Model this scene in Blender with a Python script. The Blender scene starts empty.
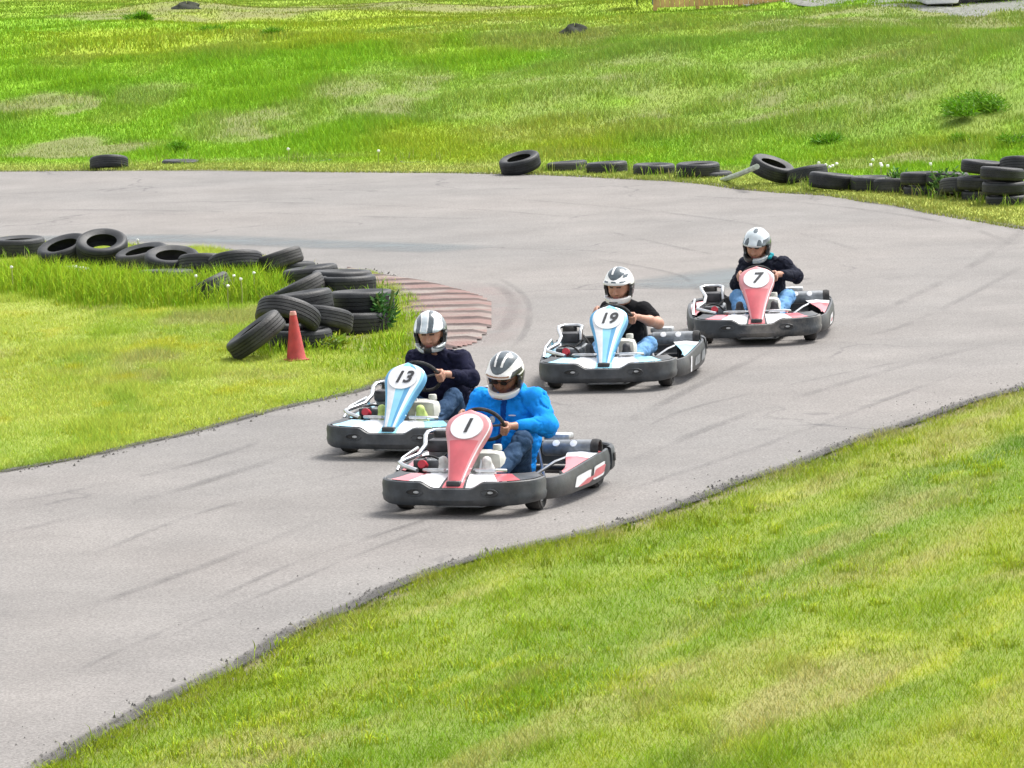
import bpy, bmesh, math, random
import numpy as np
from mathutils import Vector, Matrix

random.seed(7)
rng = np.random.default_rng(11)
R = math.radians
SC = bpy.context.scene
COL = SC.collection

# ------------------------------------------------------------------ camera
W, H = 1024, 768
FOC = 4500.0
CAM_H = 4.5
PITCH = math.atan2(524.0, FOC)
ROLL = R(2.2)
O = Vector((0, 0, CAM_H))
fw = Vector((0, math.cos(PITCH), -math.sin(PITCH)))
r0 = Vector((1, 0, 0))
u0 = Vector((0, math.sin(PITCH), math.cos(PITCH)))
rt = r0 * math.cos(ROLL) - u0 * math.sin(ROLL)
up = u0 * math.cos(ROLL) + r0 * math.sin(ROLL)


def ray(px, py):
    return fw + rt * ((px - W / 2) / FOC) + up * ((H / 2 - py) / FOC)


def at(px, py, z=0.0):
    d = ray(px, py)
    return O + d * ((z - CAM_H) / d.z)


cam_d = bpy.data.cameras.new('camera')
cam = bpy.data.objects.new('camera', cam_d)
COL.objects.link(cam)
cam_d.sensor_width = 36.0
cam_d.lens = 36.0 * FOC / W
cam_d.clip_end = 2000
M = Matrix((rt, up, -fw)).transposed().to_4x4()
M.translation = O
cam.matrix_world = M
SC.camera = cam


# ------------------------------------------------------------------ noise
def vnoise(x, y, seed=0):
    x = np.asarray(x, dtype=np.float64); y = np.asarray(y, dtype=np.float64)
    xi = np.floor(x).astype(np.int64); yi = np.floor(y).astype(np.int64)
    fx = x - xi; fy = y - yi
    fx = fx * fx * (3 - 2 * fx); fy = fy * fy * (3 - 2 * fy)

    def h(a, b):
        n = (a * 374761393 + b * 668265263 + seed * 974711) & 0x7fffffff
        n = ((n ^ (n >> 13)) * 1274126177) & 0x7fffffff
        n = (n ^ (n >> 16)) & 0xffff
        return n / 65535.0
    a = h(xi, yi) * (1 - fx) + h(xi + 1, yi) * fx
    b = h(xi, yi + 1) * (1 - fx) + h(xi + 1, yi + 1) * fx
    return a * (1 - fy) + b * fy


def fbm(x, y, oct=4, seed=0):
    s = 0; a = 0.5; t = 0
    for i in range(oct):
        s = s + a * vnoise(x * 2 ** i, y * 2 ** i, seed + i * 17); t += a; a *= 0.5
    return s / t


def sstep(a, b, x):
    t = np.clip((x - a) / (b - a), 0, 1)
    return t * t * (3 - 2 * t)


# ------------------------------------------------------------------ outlines of the place
def world(pts):
    return [tuple(at(a, b))[:2] for a, b in pts]


def smooth(pts, n=6):
    P = [Vector((p[0], p[1])) for p in pts]
    out = []
    for i in range(len(P) - 1):
        p0 = P[max(i - 1, 0)]; p1 = P[i]; p2 = P[i + 1]; p3 = P[min(i + 2, len(P) - 1)]
        for k in range(n):
            t = k / n
            q = 0.5 * ((2 * p1) + (p2 - p0) * t + (2 * p0 - 5 * p1 + 4 * p2 - p3) * t * t + (3 * p1 - p0 - 3 * p2 + p3) * t ** 3)
            out.append((q.x, q.y))
    out.append(tuple(P[-1]))
    return out


def extend(pts, dist, start=False, bend=0.0, n=4):
    p = list(pts)
    a, b = (Vector(p[1]), Vector(p[0])) if start else (Vector(p[-2]), Vector(p[-1]))
    d = (b - a).normalized()
    q = b.copy()
    for i in range(n):
        d = Matrix.Rotation(bend / n, 2) @ d
        q = q + d * dist / n
        if start:
            p.insert(0, (q.x, q.y))
        else:
            p.append((q.x, q.y))
    return p


N_px = [(45, 768), (100, 735), (200, 690), (300, 636), (400, 592), (470, 565), (560, 544), (640, 521), (740, 487), (840, 452), (930, 421), (1024, 389)]
F_px = [(1024, 230), (960, 219), (900, 209), (880, 206), (830, 198), (780, 194), (740, 190), (700, 185.5), (600, 179), (500, 175.5), (400, 174), (300, 173), (150, 172), (0, 173)]
I_px = [(0, 476), (60, 465), (130, 450), (200, 432), (270, 414), (330, 401), (370, 391), (400, 375), (417, 350), (421, 322), (416, 302), (402, 291),
        (385, 281), (368, 274), (335, 273), (295, 265), (250, 256), (200, 251), (150, 248), (100, 246), (50, 244), (0, 243)]
N_e = smooth(world(N_px)); N_e = extend(extend(N_e, 12, True), 30)
F_e = smooth(world(F_px)); F_e = extend(extend(F_e, 26, True, bend=R(8)), 40)
I_e = smooth(world(I_px)); I_e = extend(extend(I_e, 30, True), 30)


def jit(poly, amp, f, seed):
    a = np.array(poly)
    # resample every 12 cm and wobble: the worn edge of the asphalt
    d = np.r_[0, np.cumsum(np.hypot(*np.diff(a, axis=0).T))]
    s = np.arange(0, d[-1], 0.12)
    x = np.interp(s, d, a[:, 0]); y = np.interp(s, d, a[:, 1])
    tx = np.gradient(x); ty = np.gradient(y); L = np.hypot(tx, ty)
    w = (fbm(s * f, s * 0 + seed, 3, seed) - 0.5) * 2 * amp
    return np.c_[x - ty / L * w, y + tx / L * w]


N_w = jit(N_e, 0.09, 1.3, 3)
F_w = jit(F_e, 0.10, 0.9, 5)
I_w = jit(I_e, 0.08, 1.2, 9)


def pip(x, y, poly):
    inside = np.zeros(x.shape, bool)
    px, py = poly[:, 0], poly[:, 1]
    j = len(poly) - 1
    for i in range(len(poly)):
        if py[i] != py[j]:
            c = ((py[i] > y) != (py[j] > y)) & (x < (px[j] - px[i]) * (y - py[i]) / (py[j] - py[i]) + px[i])
            inside ^= c
        j = i
    return inside


def dist_poly(x, y, poly):
    best = np.full(x.shape, 1e9)
    for i in range(len(poly) - 1):
        ax, ay = poly[i]; bx, by = poly[i + 1]
        dx, dy = bx - ax, by - ay
        t = np.clip(((x - ax) * dx + (y - ay) * dy) / (dx * dx + dy * dy + 1e-12), 0, 1)
        best = np.minimum(best, (x - ax - t * dx) ** 2 + (y - ay - t * dy) ** 2)
    return np.sqrt(best)


def coarse(p, k=4):
    return p[::k]


N_s = np.array(sorted(map(tuple, N_w))); F_s = np.array(sorted(map(tuple, F_w)))


def yN(x): return np.interp(x, N_s[:, 0], N_s[:, 1])
def yF(x): return np.interp(x, F_s[:, 0], F_s[:, 1])


I_poly = np.array(I_w)
NC, FC, IC = coarse(N_w, 5), coarse(F_w, 6), coarse(I_w, 4)


def r_out(x, y):
    d = dist_poly(x, y, FC)
    return np.where(y > yF(x), d, -d)


def z_far(x, y, r):
    s = r - 2.2
    n = (fbm(x * 0.09, y * 0.06, 3, 21) - 0.5)
    n2 = (fbm(x * 0.40, y * 0.26, 3, 22) - 0.5)
    env = sstep(1.5, 10.0, r)
    z = (1.0 + 0.4 * n) * sstep(0, 15, s) - 1.05 * sstep(28, 85, s)
    z = z + env * (0.75 * n + 0.28 * n2) * (1 - 0.6 * sstep(45, 80, r))
    mx, my = MOUND
    z = z + 0.55 * np.exp(-(((x - mx) / 2.6) ** 2 + ((y - my) / 5.0) ** 2)) * env
    return z


MOUND = (8.2, 70.0)


def zt(x, y):
    x = np.atleast_1d(np.asarray(x, float)); y = np.atleast_1d(np.asarray(y, float))
    r = r_out(x, y)
    z = 0.03 + 0.05 * (fbm(x * 0.5, y * 0.5, 3, 2) - 0.5)
    z = z + np.where(r > 0, z_far(x, y, np.maximum(r, 0)), 0)
    return z


def ground(px, py):
    """point of the terrain seen at a pixel (ray march)"""
    d = ray(px, py)
    t = np.linspace(12, 330, 9000)
    X = d.x * t; Y = d.y * t; Z = CAM_H + d.z * t
    below = Z < zt(X, Y)
    k = int(np.argmax(below)) if below.any() else len(t) - 1
    return Vector((X[k], Y[k], Z[k]))


# ------------------------------------------------------------------ materials
def mat(name, base=(0.5, 0.5, 0.5), rough=0.5, metal=0.0, noise=0.0, nscale=20.0, bump=0.0, bscale=80.0, col2=None, spec=0.5, coat=0.0, dust=0.0):
    m = bpy.data.materials.new(name); m.use_nodes = True
    nt = m.node_tree; b = nt.nodes['Principled BSDF']
    b.inputs['Roughness'].default_value = rough
    b.inputs['Metallic'].default_value = metal
    b.inputs['Specular IOR Level'].default_value = spec
    b.inputs['Coat Weight'].default_value = coat
    b.inputs['Base Color'].default_value = (*base, 1)
    tc = nt.nodes.new('ShaderNodeTexCoord')
    if noise > 0 or col2:
        n = nt.nodes.new('ShaderNodeTexNoise'); n.inputs['Scale'].default_value = nscale; n.inputs['Detail'].default_value = 6
        nt.links.new(tc.outputs['Object'], n.inputs['Vector'])
        cr = nt.nodes.new('ShaderNodeValToRGB')
        c2 = col2 or tuple(min(1, c * (1 + noise)) for c in base)
        c1 = base if col2 else tuple(c * (1 - noise) for c in base)
        cr.color_ramp.elements[0].position = 0.35; cr.color_ramp.elements[1].position = 0.65
        cr.color_ramp.elements[0].color = (*c1, 1); cr.color_ramp.elements[1].color = (*c2, 1)
        nt.links.new(n.outputs['Fac'], cr.inputs['Fac'])
        last = cr.outputs['Color']
        if dust > 0:
            n2 = nt.nodes.new('ShaderNodeTexNoise'); n2.inputs['Scale'].default_value = nscale * 0.23; n2.inputs['Detail'].default_value = 8
            n2.inputs['Roughness'].default_value = 0.7
            nt.links.new(tc.outputs['Object'], n2.inputs['Vector'])
            mr = nt.nodes.new('ShaderNodeMapRange'); mr.inputs['From Min'].default_value = 0.45; mr.inputs['From Max'].default_value = 0.75
            mr.inputs['To Max'].default_value = dust
            nt.links.new(n2.outputs['Fac'], mr.inputs['Value'])
            mx = nt.nodes.new('ShaderNodeMix'); mx.data_type = 'RGBA'
            mx.inputs['B'].default_value = (0.22, 0.20, 0.18, 1)
            nt.links.new(mr.outputs['Result'], mx.inputs['Factor']); nt.links.new(last, mx.inputs['A'])
            last = mx.outputs['Result']
        nt.links.new(last, b.inputs['Base Color'])
    if bump > 0:
        n = nt.nodes.new('ShaderNodeTexNoise'); n.inputs['Scale'].default_value = bscale; n.inputs['Detail'].default_value = 4
        nt.links.new(tc.outputs['Object'], n.inputs['Vector'])
        bp = nt.nodes.new('ShaderNodeBump'); bp.inputs['Strength'].default_value = bump; bp.inputs['Distance'].default_value = 0.01
        nt.links.new(n.outputs['Fac'], bp.inputs['Height']); nt.links.new(bp.outputs['Normal'], b.inputs['Normal'])
    return m


def mat_attr(name, rough=0.7, trans=0.0, spec=0.2, bump=0.0):
    """base colour from the mesh's own 'Col' attribute"""
    m = bpy.data.materials.new(name); m.use_nodes = True
    nt = m.node_tree; b = nt.nodes['Principled BSDF']
    a = nt.nodes.new('ShaderNodeAttribute'); a.attribute_name = 'Col'
    nt.links.new(a.outputs['Color'], b.inputs['Base Color'])
    b.inputs['Roughness'].default_value = rough
    b.inputs['Specular IOR Level'].default_value = spec
    if trans > 0:
        t = nt.nodes.new('ShaderNodeBsdfTranslucent'); mx = nt.nodes.new('ShaderNodeMixShader')
        nt.links.new(a.outputs['Color'], t.inputs['Color'])
        mx.inputs['Fac'].default_value = trans
        nt.links.new(b.outputs['BSDF'], mx.inputs[1]); nt.links.new(t.outputs['BSDF'], mx.inputs[2])
        nt.links.new(mx.outputs['Shader'], nt.nodes['Material Output'].inputs['Surface'])
    if bump > 0:
        tc = nt.nodes.new('ShaderNodeTexCoord')
        n = nt.nodes.new('ShaderNodeTexNoise'); n.inputs['Scale'].default_value = 30; n.inputs['Detail'].default_value = 6
        nt.links.new(tc.outputs['Object'], n.inputs['Vector'])
        bp = nt.nodes.new('ShaderNodeBump'); bp.inputs['Strength'].default_value = bump; bp.inputs['Distance'].default_value = 0.03
        nt.links.new(n.outputs['Fac'], bp.inputs['Height']); nt.links.new(bp.outputs['Normal'], b.inputs['Normal'])
    return m


# ------------------------------------------------------------------ object helpers
def link(name, me, parent=None):
    o = bpy.data.objects.new(name, me); COL.objects.link(o)
    if parent is not None:
        o.parent = parent
    return o


def tag(o, label=None, cat=None, group=None, kind=None):
    if label: o['label'] = label
    if cat: o['category'] = cat
    if group: o['group'] = group
    if kind: o['kind'] = kind
    return o


def empty(name, loc, rz=0.0):
    o = link(name, None); o.location = loc; o.rotation_euler = (0, 0, rz); o.empty_display_size = 0.2
    return o


def np_mesh(name, V, faces_flat, loop_tot, mats, cols=None, smooth_=True, midx=None):
    me = bpy.data.meshes.new(name)
    V = np.asarray(V, np.float32); F = np.asarray(faces_flat, np.int32); T = np.asarray(loop_tot, np.int32)
    me.vertices.add(len(V)); me.vertices.foreach_set('co', V.ravel())
    me.loops.add(len(F)); me.loops.foreach_set('vertex_index', F)
    me.polygons.add(len(T))
    st = np.r_[0, np.cumsum(T)[:-1]].astype(np.int32)
    me.polygons.foreach_set('loop_start', st)
    me.polygons.foreach_set('use_smooth', np.full(len(T), smooth_))
    for m in mats: me.materials.append(m)
    if midx is not None: me.polygons.foreach_set('material_index', np.asarray(midx, np.int32))
    if cols is not None:
        ca = me.color_attributes.new('Col', 'FLOAT_COLOR', 'POINT')
        C = np.c_[cols, np.ones(len(cols))].astype(np.float32)
        ca.data.foreach_set('color', C.ravel())
    me.update(calc_edges=True)
    return me


class MB:
    def __init__(s): s.v = []; s.f = []; s.m = []

    def add(s, vs, fs, m=0):
        b = len(s.v); s.v += [tuple(v) for v in vs]; s.f += [tuple(b + i for i in f) for f in fs]; s.m += [m] * len(fs)
        return s

    def loft(s, secs, closed=False, caps=False, m=0, ring=False):
        n = len(secs[0]); vs = [p for q in secs for p in q]; fs = []
        L = len(secs)
        for i in range(L if ring else L - 1):
            i2 = (i + 1) % L
            for j in range(n if closed else n - 1):
                k = (j + 1) % n
                fs.append((i * n + j, i * n + k, i2 * n + k, i2 * n + j))
        if caps:
            fs.append(tuple(range(n))[::-1]); fs.append(tuple((L - 1) * n + j for j in range(n)))
        return s.add(vs, fs, m)

    def tube(s, pts, r, n=8, closed=False, m=0, rs=None):
        P = [Vector(p) for p in pts]; L = len(P); secs = []
        prev = None
        for i in range(L):
            if closed: d = P[(i + 1) % L] - P[i - 1]
            else: d = P[min(i + 1, L - 1)] - P[max(i - 1, 0)]
            d.normalize()
            if prev is None:
                a = d.orthogonal().normalized()
            else:
                a = (prev - d * prev.dot(d)).normalized()
            prev = a; b = d.cross(a)
            rr = rs[i] if rs else r
            secs.append([P[i] + (a * math.cos(2 * math.pi * k / n) + b * math.sin(2 * math.pi * k / n)) * rr for k in range(n)])
        return s.loft(secs, closed=True, caps=not closed, m=m, ring=closed)

    def lathe(s, prof, n=24, mtx=None, m=0, closed=False):
        """prof: (radius, height) about local Z"""
        mtx = mtx or Matrix()
        secs = []
        for k in range(n):
            a = 2 * math.pi * k / n
            secs.append([mtx @ Vector((r * math.cos(a), r * math.sin(a), z)) for r, z in prof])
        return s.loft(secs, closed=closed, ring=True, m=m)

    def box(s, c, d, bev=0.0, m=0, mtx=None):
        bm = bmesh.new(); bmesh.ops.create_cube(bm, size=1)
        for v in bm.verts: v.co = Vector((v.co.x * d[0], v.co.y * d[1], v.co.z * d[2]))
        if bev > 0: bmesh.ops.bevel(bm, geom=bm.edges[:], offset=bev, segments=2, affect='EDGES', profile=0.5)
        if mtx is not None: bmesh.ops.transform(bm, matrix=mtx, verts=bm.verts)
        bm.verts.index_update()
        s.add([v.co + Vector(c) for v in bm.verts], [[v.index for v in f.verts] for f in bm.faces], m)
        bm.free(); return s

    def prism(s, outline, depth_vec, m=0):
        a = [Vector(p) for p in outline]; b = [p + Vector(depth_vec) for p in a]; n = len(a)
        fs = [tuple(range(n)), tuple(range(2 * n - 1, n - 1, -1))] + [(i, i + n, (i + 1) % n + n, (i + 1) % n) for i in range(n)]
        return s.add(a + b, fs, m)

    def mesh(s, name, mats, angle=40):
        me = bpy.data.meshes.new(name); me.from_pydata(s.v, [], s.f)
        for m in (mats if isinstance(mats, (list, tuple)) else [mats]): me.materials.append(m)
        me.polygons.foreach_set('material_index', s.m)
        me.polygons.foreach_set('use_smooth', [True] * len(s.f))
        bm = bmesh.new(); bm.from_mesh(me); bmesh.ops.recalc_face_normals(bm, faces=bm.faces); bm.to_mesh(me); bm.free()
        me.set_sharp_from_angle(angle=R(angle)); me.update()
        return me

    def build(s, name, mats, parent=None, angle=40):
        return link(name, s.mesh(name, mats, angle), parent)


# ------------------------------------------------------------------ signed-distance modelling
def surfnets(Fd, org, h):
    s = Fd < 0
    nx, ny, nz = Fd.shape
    c = np.zeros((nx - 1, ny - 1, nz - 1), np.int8)
    for a in (0, 1):
        for b in (0, 1):
            for d in (0, 1):
                c += s[a:nx - 1 + a, b:ny - 1 + b, d:nz - 1 + d]
    act = (c > 0) & (c < 8)
    I, J, K = np.nonzero(act)
    idx = np.full(act.shape, -1, np.int64); idx[I, J, K] = np.arange(len(I))
    acc = np.zeros((len(I), 3)); cnt = np.zeros(len(I))
    corners = [(a, b, d) for a in (0, 1) for b in (0, 1) for d in (0, 1)]
    for p in corners:
        for ax in range(3):
            if p[ax] == 0:
                q = list(p); q[ax] = 1
                f0 = Fd[I + p[0], J + p[1], K + p[2]]; f1 = Fd[I + q[0], J + q[1], K + q[2]]
                x = (f0 < 0) != (f1 < 0)
                t = np.where(x, f0 / np.where(x, f0 - f1, 1), 0)
                for a in range(3):
                    acc[:, a] += np.where(x, p[a] + (t if a == ax else 0), 0)
                cnt += x
    V = (np.c_[I, J, K] + acc / cnt[:, None]) * h + np.array(org)
    quads = []
    for ax in range(3):
        sl0 = [slice(1, None)] * 3; sl0[ax] = slice(0, -1)
        sl1 = [slice(1, None)] * 3; sl1[ax] = slice(1, None)
        A = s[tuple(sl0)]; B = s[tuple(sl1)]
        # trim last layer of cells
        E = np.argwhere(A != B)
        E = E + 1; E[:, ax] -= 1
        lim = np.array(act.shape)
        ok = (E < lim).all(1); E = E[ok]
        o1, o2 = [(1, 2), (2, 0), (0, 1)][ax]
        e1 = np.zeros(3, int); e1[o1] = 1; e2 = np.zeros(3, int); e2[o2] = 1
        q = [E - e1 - e2, E - e2, E, E - e1]
        qi = np.stack([idx[z[:, 0], z[:, 1], z[:, 2]] for z in q], 1)
        fl = ~s[E[:, 0], E[:, 1], E[:, 2]]
        qi[fl] = qi[fl][:, ::-1]
        quads.append(qi)
    Q = np.concatenate(quads); Q = Q[(Q >= 0).all(1)]
    return V, Q


class SDF:
    """smooth union of tapered capsules on one grid -> one continuous surface"""
    def __init__(s): s.p = []

    def cap(s, a, b, ra, rb=None, k=0.02):
        s.p.append((np.array(a, float), np.array(b, float), ra, ra if rb is None else rb, k)); return s

    def chain(s, pts, rs, k=0.02):
        for i in range(len(pts) - 1): s.cap(pts[i], pts[i + 1], rs[i], rs[i + 1], k)
        return s

    def grid(s, h):
        lo = np.min([np.minimum(a - max(ra, rb), b - max(ra, rb)) for a, b, ra, rb, k in s.p], 0) - 0.05
        hi = np.max([np.maximum(a + max(ra, rb), b + max(ra, rb)) for a, b, ra, rb, k in s.p], 0) + 0.05
        n = np.ceil((hi - lo) / h).astype(int) + 1
        G = np.full(n, 0.12, np.float32)
        for a, b, ra, rb, k in s.p:
            m = max(ra, rb) + k * 2 + 0.035
            i0 = np.maximum(np.floor((np.minimum(a, b) - m - lo) / h).astype(int), 0)
            i1 = np.minimum(np.ceil((np.maximum(a, b) + m - lo) / h).astype(int) + 1, n)
            X = (lo[0] + h * np.arange(i0[0], i1[0]))[:, None, None]
            Y = (lo[1] + h * np.arange(i0[1], i1[1]))[None, :, None]
            Z = (lo[2] + h * np.arange(i0[2], i1[2]))[None, None, :]
            ba = b - a; L2 = max(ba @ ba, 1e-12)
            t = np.clip(((X - a[0]) * ba[0] + (Y - a[1]) * ba[1] + (Z - a[2]) * ba[2]) / L2, 0, 1)
            d = np.sqrt((X - a[0] - t * ba[0]) ** 2 + (Y - a[1] - t * ba[1]) ** 2 + (Z - a[2] - t * ba[2]) ** 2) - (ra + (rb - ra) * t)
            S = G[i0[0]:i1[0], i0[1]:i1[1], i0[2]:i1[2]]
            hh = np.clip(0.5 + 0.5 * (S - d) / k, 0, 1)
            S[...] = S * (1 - hh) + d * hh - k * hh * (1 - hh)
        return G, lo

    def mesh(s, name, mats, h, folds=0.0, ff=14.0, matfn=None, cut=None, seed=0):
        G, lo = s.grid(h)
        if folds > 0 or cut:
            nx, ny, nz = G.shape
            X, Y, Z = np.meshgrid(lo[0] + h * np.arange(nx), lo[1] + h * np.arange(ny), lo[2] + h * np.arange(nz), indexing='ij')
            if folds > 0:
                near = np.abs(G) < 0.05
                x, y, z = X[near], Y[near], Z[near]
                n1 = .5 * fbm(x * ff + z * ff * .6, y * ff - z * ff * .9, 2, seed) + .5 * fbm(x * ff * .8 - y * ff, z * ff * 1.3, 2, seed + 5)
                n2 = .5 * fbm(x * ff * 1.7 + y * 8, z * ff * 2.2, 2, seed + 9) + .5 * fbm(y * ff * 1.8 + x * 5, z * ff * 2.0 + 3, 2, seed + 11)
                cr = np.exp(-((n1 - .5) / .035) ** 2) * .75 + np.exp(-((n2 - .5) / .04) ** 2) * .5
                G[near] += (folds * (.85 * cr - .55 * (n1 - .5))).astype(np.float32)
            if cut:
                G = cut(G, X, Y, Z)
        V, Q = surfnets(G, lo, h)
        mi = None
        if matfn:
            mi = matfn(V[Q].mean(1))
        return np_mesh(name, V, Q.ravel(), np.full(len(Q), 4), mats, midx=mi)


# ------------------------------------------------------------------ world, sun
wd = bpy.data.worlds.new('World'); SC.world = wd; wd.use_nodes = True
nt = wd.node_tree
sky = nt.nodes.new('ShaderNodeTexSky'); sky.sky_type = 'NISHITA'; sky.sun_disc = False
SUN = Vector((0.42, 0.30, 0.86)).normalized()
sky.sun_elevation = math.asin(SUN.z); sky.sun_rotation = math.atan2(SUN.x, SUN.y)
sky.air_density = 1.0; sky.dust_density = 3.0
hsv = nt.nodes.new('ShaderNodeHueSaturation'); hsv.inputs['Saturation'].default_value = 0.22
nt.links.new(sky.outputs['Color'], hsv.inputs['Color'])
nt.links.new(hsv.outputs['Color'], nt.nodes['Background'].inputs['Color'])
nt.nodes['Background'].inputs['Strength'].default_value = 0.15
sd = bpy.data.lights.new('sun', 'SUN'); sd.energy = 2.2; sd.angle = R(22); sd.color = (1.0, 0.96, 0.90)
so = link('sun', sd); so.rotation_euler = SUN.to_track_quat('Z', 'Y').to_euler()
SC.view_settings.view_transform = 'Standard'; SC.view_settings.look = 'None'
SC.view_settings.exposure = 1.05; SC.view_settings.gamma = 1.0; SC.view_settings.use_curve_mapping = False

# ------------------------------------------------------------------ colours of turf
DRY = []          # (x, y, rx, ry, strength): bare or dry places in the turf


def dry_spot(px, py, rx, ry, s, ground_hit=True):
    p = ground(px, py) if ground_hit else at(px, py)
    DRY.append((p.x, p.y, rx * .9, ry * 1.5, s))


for a in [(560, 100, 1.0, 1.2, .35), (372, 334, .35, .5, 1.0), (350, 345, .3, .3, .6), (295, 372, .5, .3, .3), (60, 375, .9, .7, .35), (28, 104, 1.1, 1.0, 1.0), (78, 107, .5, .6, .9), (155, 95, .9, 1.0, .5), (385, 88, 1.5, 3.0, .7), (355, 86, .9, 1.6, .5), (245, 125, 1.3, 1.4, .8), (285, 118, .9, 1.4, .8), (205, 128, .7, .9, .6),
          (85, 151, 1.7, .8, 1.0), (45, 146, 1.1, .6, .8), (560, 95, 2.6, 4.0, .55), (640, 88, 2.4, 4.0, .6), (720, 92, 3.0, 3.0, .6), (800, 86, 3.0, 3.0, .65), (860, 86, 2.4, 3, .6),
          (900, 70, 3, 5, .45), (980, 62, 3, 4, .5), (420, 6, 4, 2.5, .9), (330, 7, 3, 3, .8), (250, 10, 4, 3, .85), (150, 12, 3, 3, .8), (480, 22, 3, 4, .4), (700, 42, 3, 4, .4), (560, 33, 2, 3, .5), (690, 20, 4, 5, .35),
          (950, 22, 5, 4, .85), (1010, 28, 4, 4, .8), (880, 20, 4, 4, .6), (940, 158, .8, .7, .8), (870, 165, .7, .6, .6), (560, 157, 1.5, .7, .35), (790, 168, 2.0, .5, .45), (500, 100, 2, 3, .4), (500, 165, 1.2, .4, .5), (270, 160, 2.0, .4, .45)]:
    dry_spot(*a)


def dry_mask(x, y):
    m = np.zeros(x.shape)
    wx = x + 1.1 * (fbm(x * 0.9, y * 0.6, 3, 31) - .5); wy = y + 1.6 * (fbm(x * 0.9 + 40, y * 0.6, 3, 32) - .5)
    for cx, cy, rx, ry, s in DRY:
        q = ((wx - cx) / rx) ** 2 + ((wy - cy) / ry) ** 2
        m = np.maximum(m, s * (1 - sstep(0.45, 1.35, q)))
    return np.clip(m * (0.25 + 1.45 * fbm(x * 1.6, y * 0.9, 5, 33)), 0, 1)


def lerp(a, b, t):
    return a + (np.asarray(b) - a) * t[:, None]


GREEN = np.array((0.185, 0.330, 0.012)); LIME = np.array((0.340, 0.430, 0.026)); DEEP = np.array((0.100, 0.220, 0.012))
STRAW = np.array((0.42, 0.37, 0.16)); SOIL = np.array((0.215, 0.180, 0.125))
e0, e1 = Vector(N_e[8]), Vector(N_e[-8])
MOW = (e1 - e0).normalized()


def col_near(x, y):
    u = x * MOW.x + y * MOW.y; v = -x * MOW.y + y * MOW.x
    c = np.tile(GREEN, (len(x), 1))
    big = fbm(u * 0.085, v * 0.95, 5, 41); sm = fbm(u * .45, v * 2.6, 5, 42)
    c = lerp(c, LIME, sstep(0.43, 0.68, .75 * big + .25 * sm) * 0.85)
    c = lerp(c, DEEP, sstep(0.50, 0.76, .6 * fbm(u * .13 + 9, v * 1.2, 5, 43) + .4 * fbm(u * .9, v * 4, 3, 48)) * 0.75)
    st = .5 * sm + .5 * fbm(u * .08 + 5, v * 0.8, 4, 44)
    c = lerp(c, STRAW * np.array((.95, 1.0, .8)), sstep(0.51, 0.68, st) * 0.72)
    c = lerp(c, np.array((0.42, 0.50, 0.03)), sstep(0.70, 0.80, fbm(u * .8 + 3, v * 4.2, 3, 46)) * 0.8)
    d = yN(x) - y
    c = lerp(c, np.array((0.225, 0.275, 0.015)), (1 - sstep(.2, 1.6, d + 1.2 * (big - .5))) * 0.65)
    c = lerp(c, STRAW * .9, (1 - sstep(.05, .8, d)) * sstep(.5, .7, fbm(u * 1.1, v * 1.5, 3, 47)) * .7)
    return c


def col_in(x, y):
    c = np.tile(LIME * np.array((1.26, 1.26, 2.6)), (len(x), 1))
    c = lerp(c, GREEN * 1.25, sstep(0.46, 0.72, fbm(x * 0.8, y * 0.45, 5, 51)) * 0.6)
    c = lerp(c, DEEP * 1.5, sstep(0.55, 0.78, fbm(x * 1.5 + 4, y * 0.8, 4, 53)) * 0.5)
    c = lerp(c, STRAW, sstep(0.52, 0.74, fbm(x * 1.2, y * 0.6, 5, 52)) * 0.5)
    c = lerp(c, np.array((0.46, 0.50, 0.03)), sstep(0.66, 0.78, fbm(x * 2.0, y * 1.0, 3, 54)) * 0.8)
    return c


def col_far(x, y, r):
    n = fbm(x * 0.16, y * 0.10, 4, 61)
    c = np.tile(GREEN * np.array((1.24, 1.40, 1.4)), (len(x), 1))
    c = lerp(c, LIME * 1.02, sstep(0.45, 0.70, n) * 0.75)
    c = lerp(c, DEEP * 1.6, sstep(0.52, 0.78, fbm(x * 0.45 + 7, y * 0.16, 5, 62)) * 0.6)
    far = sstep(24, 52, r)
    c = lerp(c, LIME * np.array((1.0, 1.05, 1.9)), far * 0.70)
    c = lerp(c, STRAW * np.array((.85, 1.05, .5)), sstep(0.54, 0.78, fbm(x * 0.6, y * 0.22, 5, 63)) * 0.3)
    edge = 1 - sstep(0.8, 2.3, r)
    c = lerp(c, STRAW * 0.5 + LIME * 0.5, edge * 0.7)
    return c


# ------------------------------------------------------------------ terrain: one sheet
def axis(fine0, fine1, step, lo, hi, g=1.18):
    a = list(np.arange(fine0, fine1 + 1e-6, step))
    s = step; x = fine1
    while x < hi:
        s *= g; x += s; a.append(x)
    s = step; x = fine0; b = []
    while x > lo:
        s *= g; x -= s; b.append(x)
    return np.array(b[::-1] + a)


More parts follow.
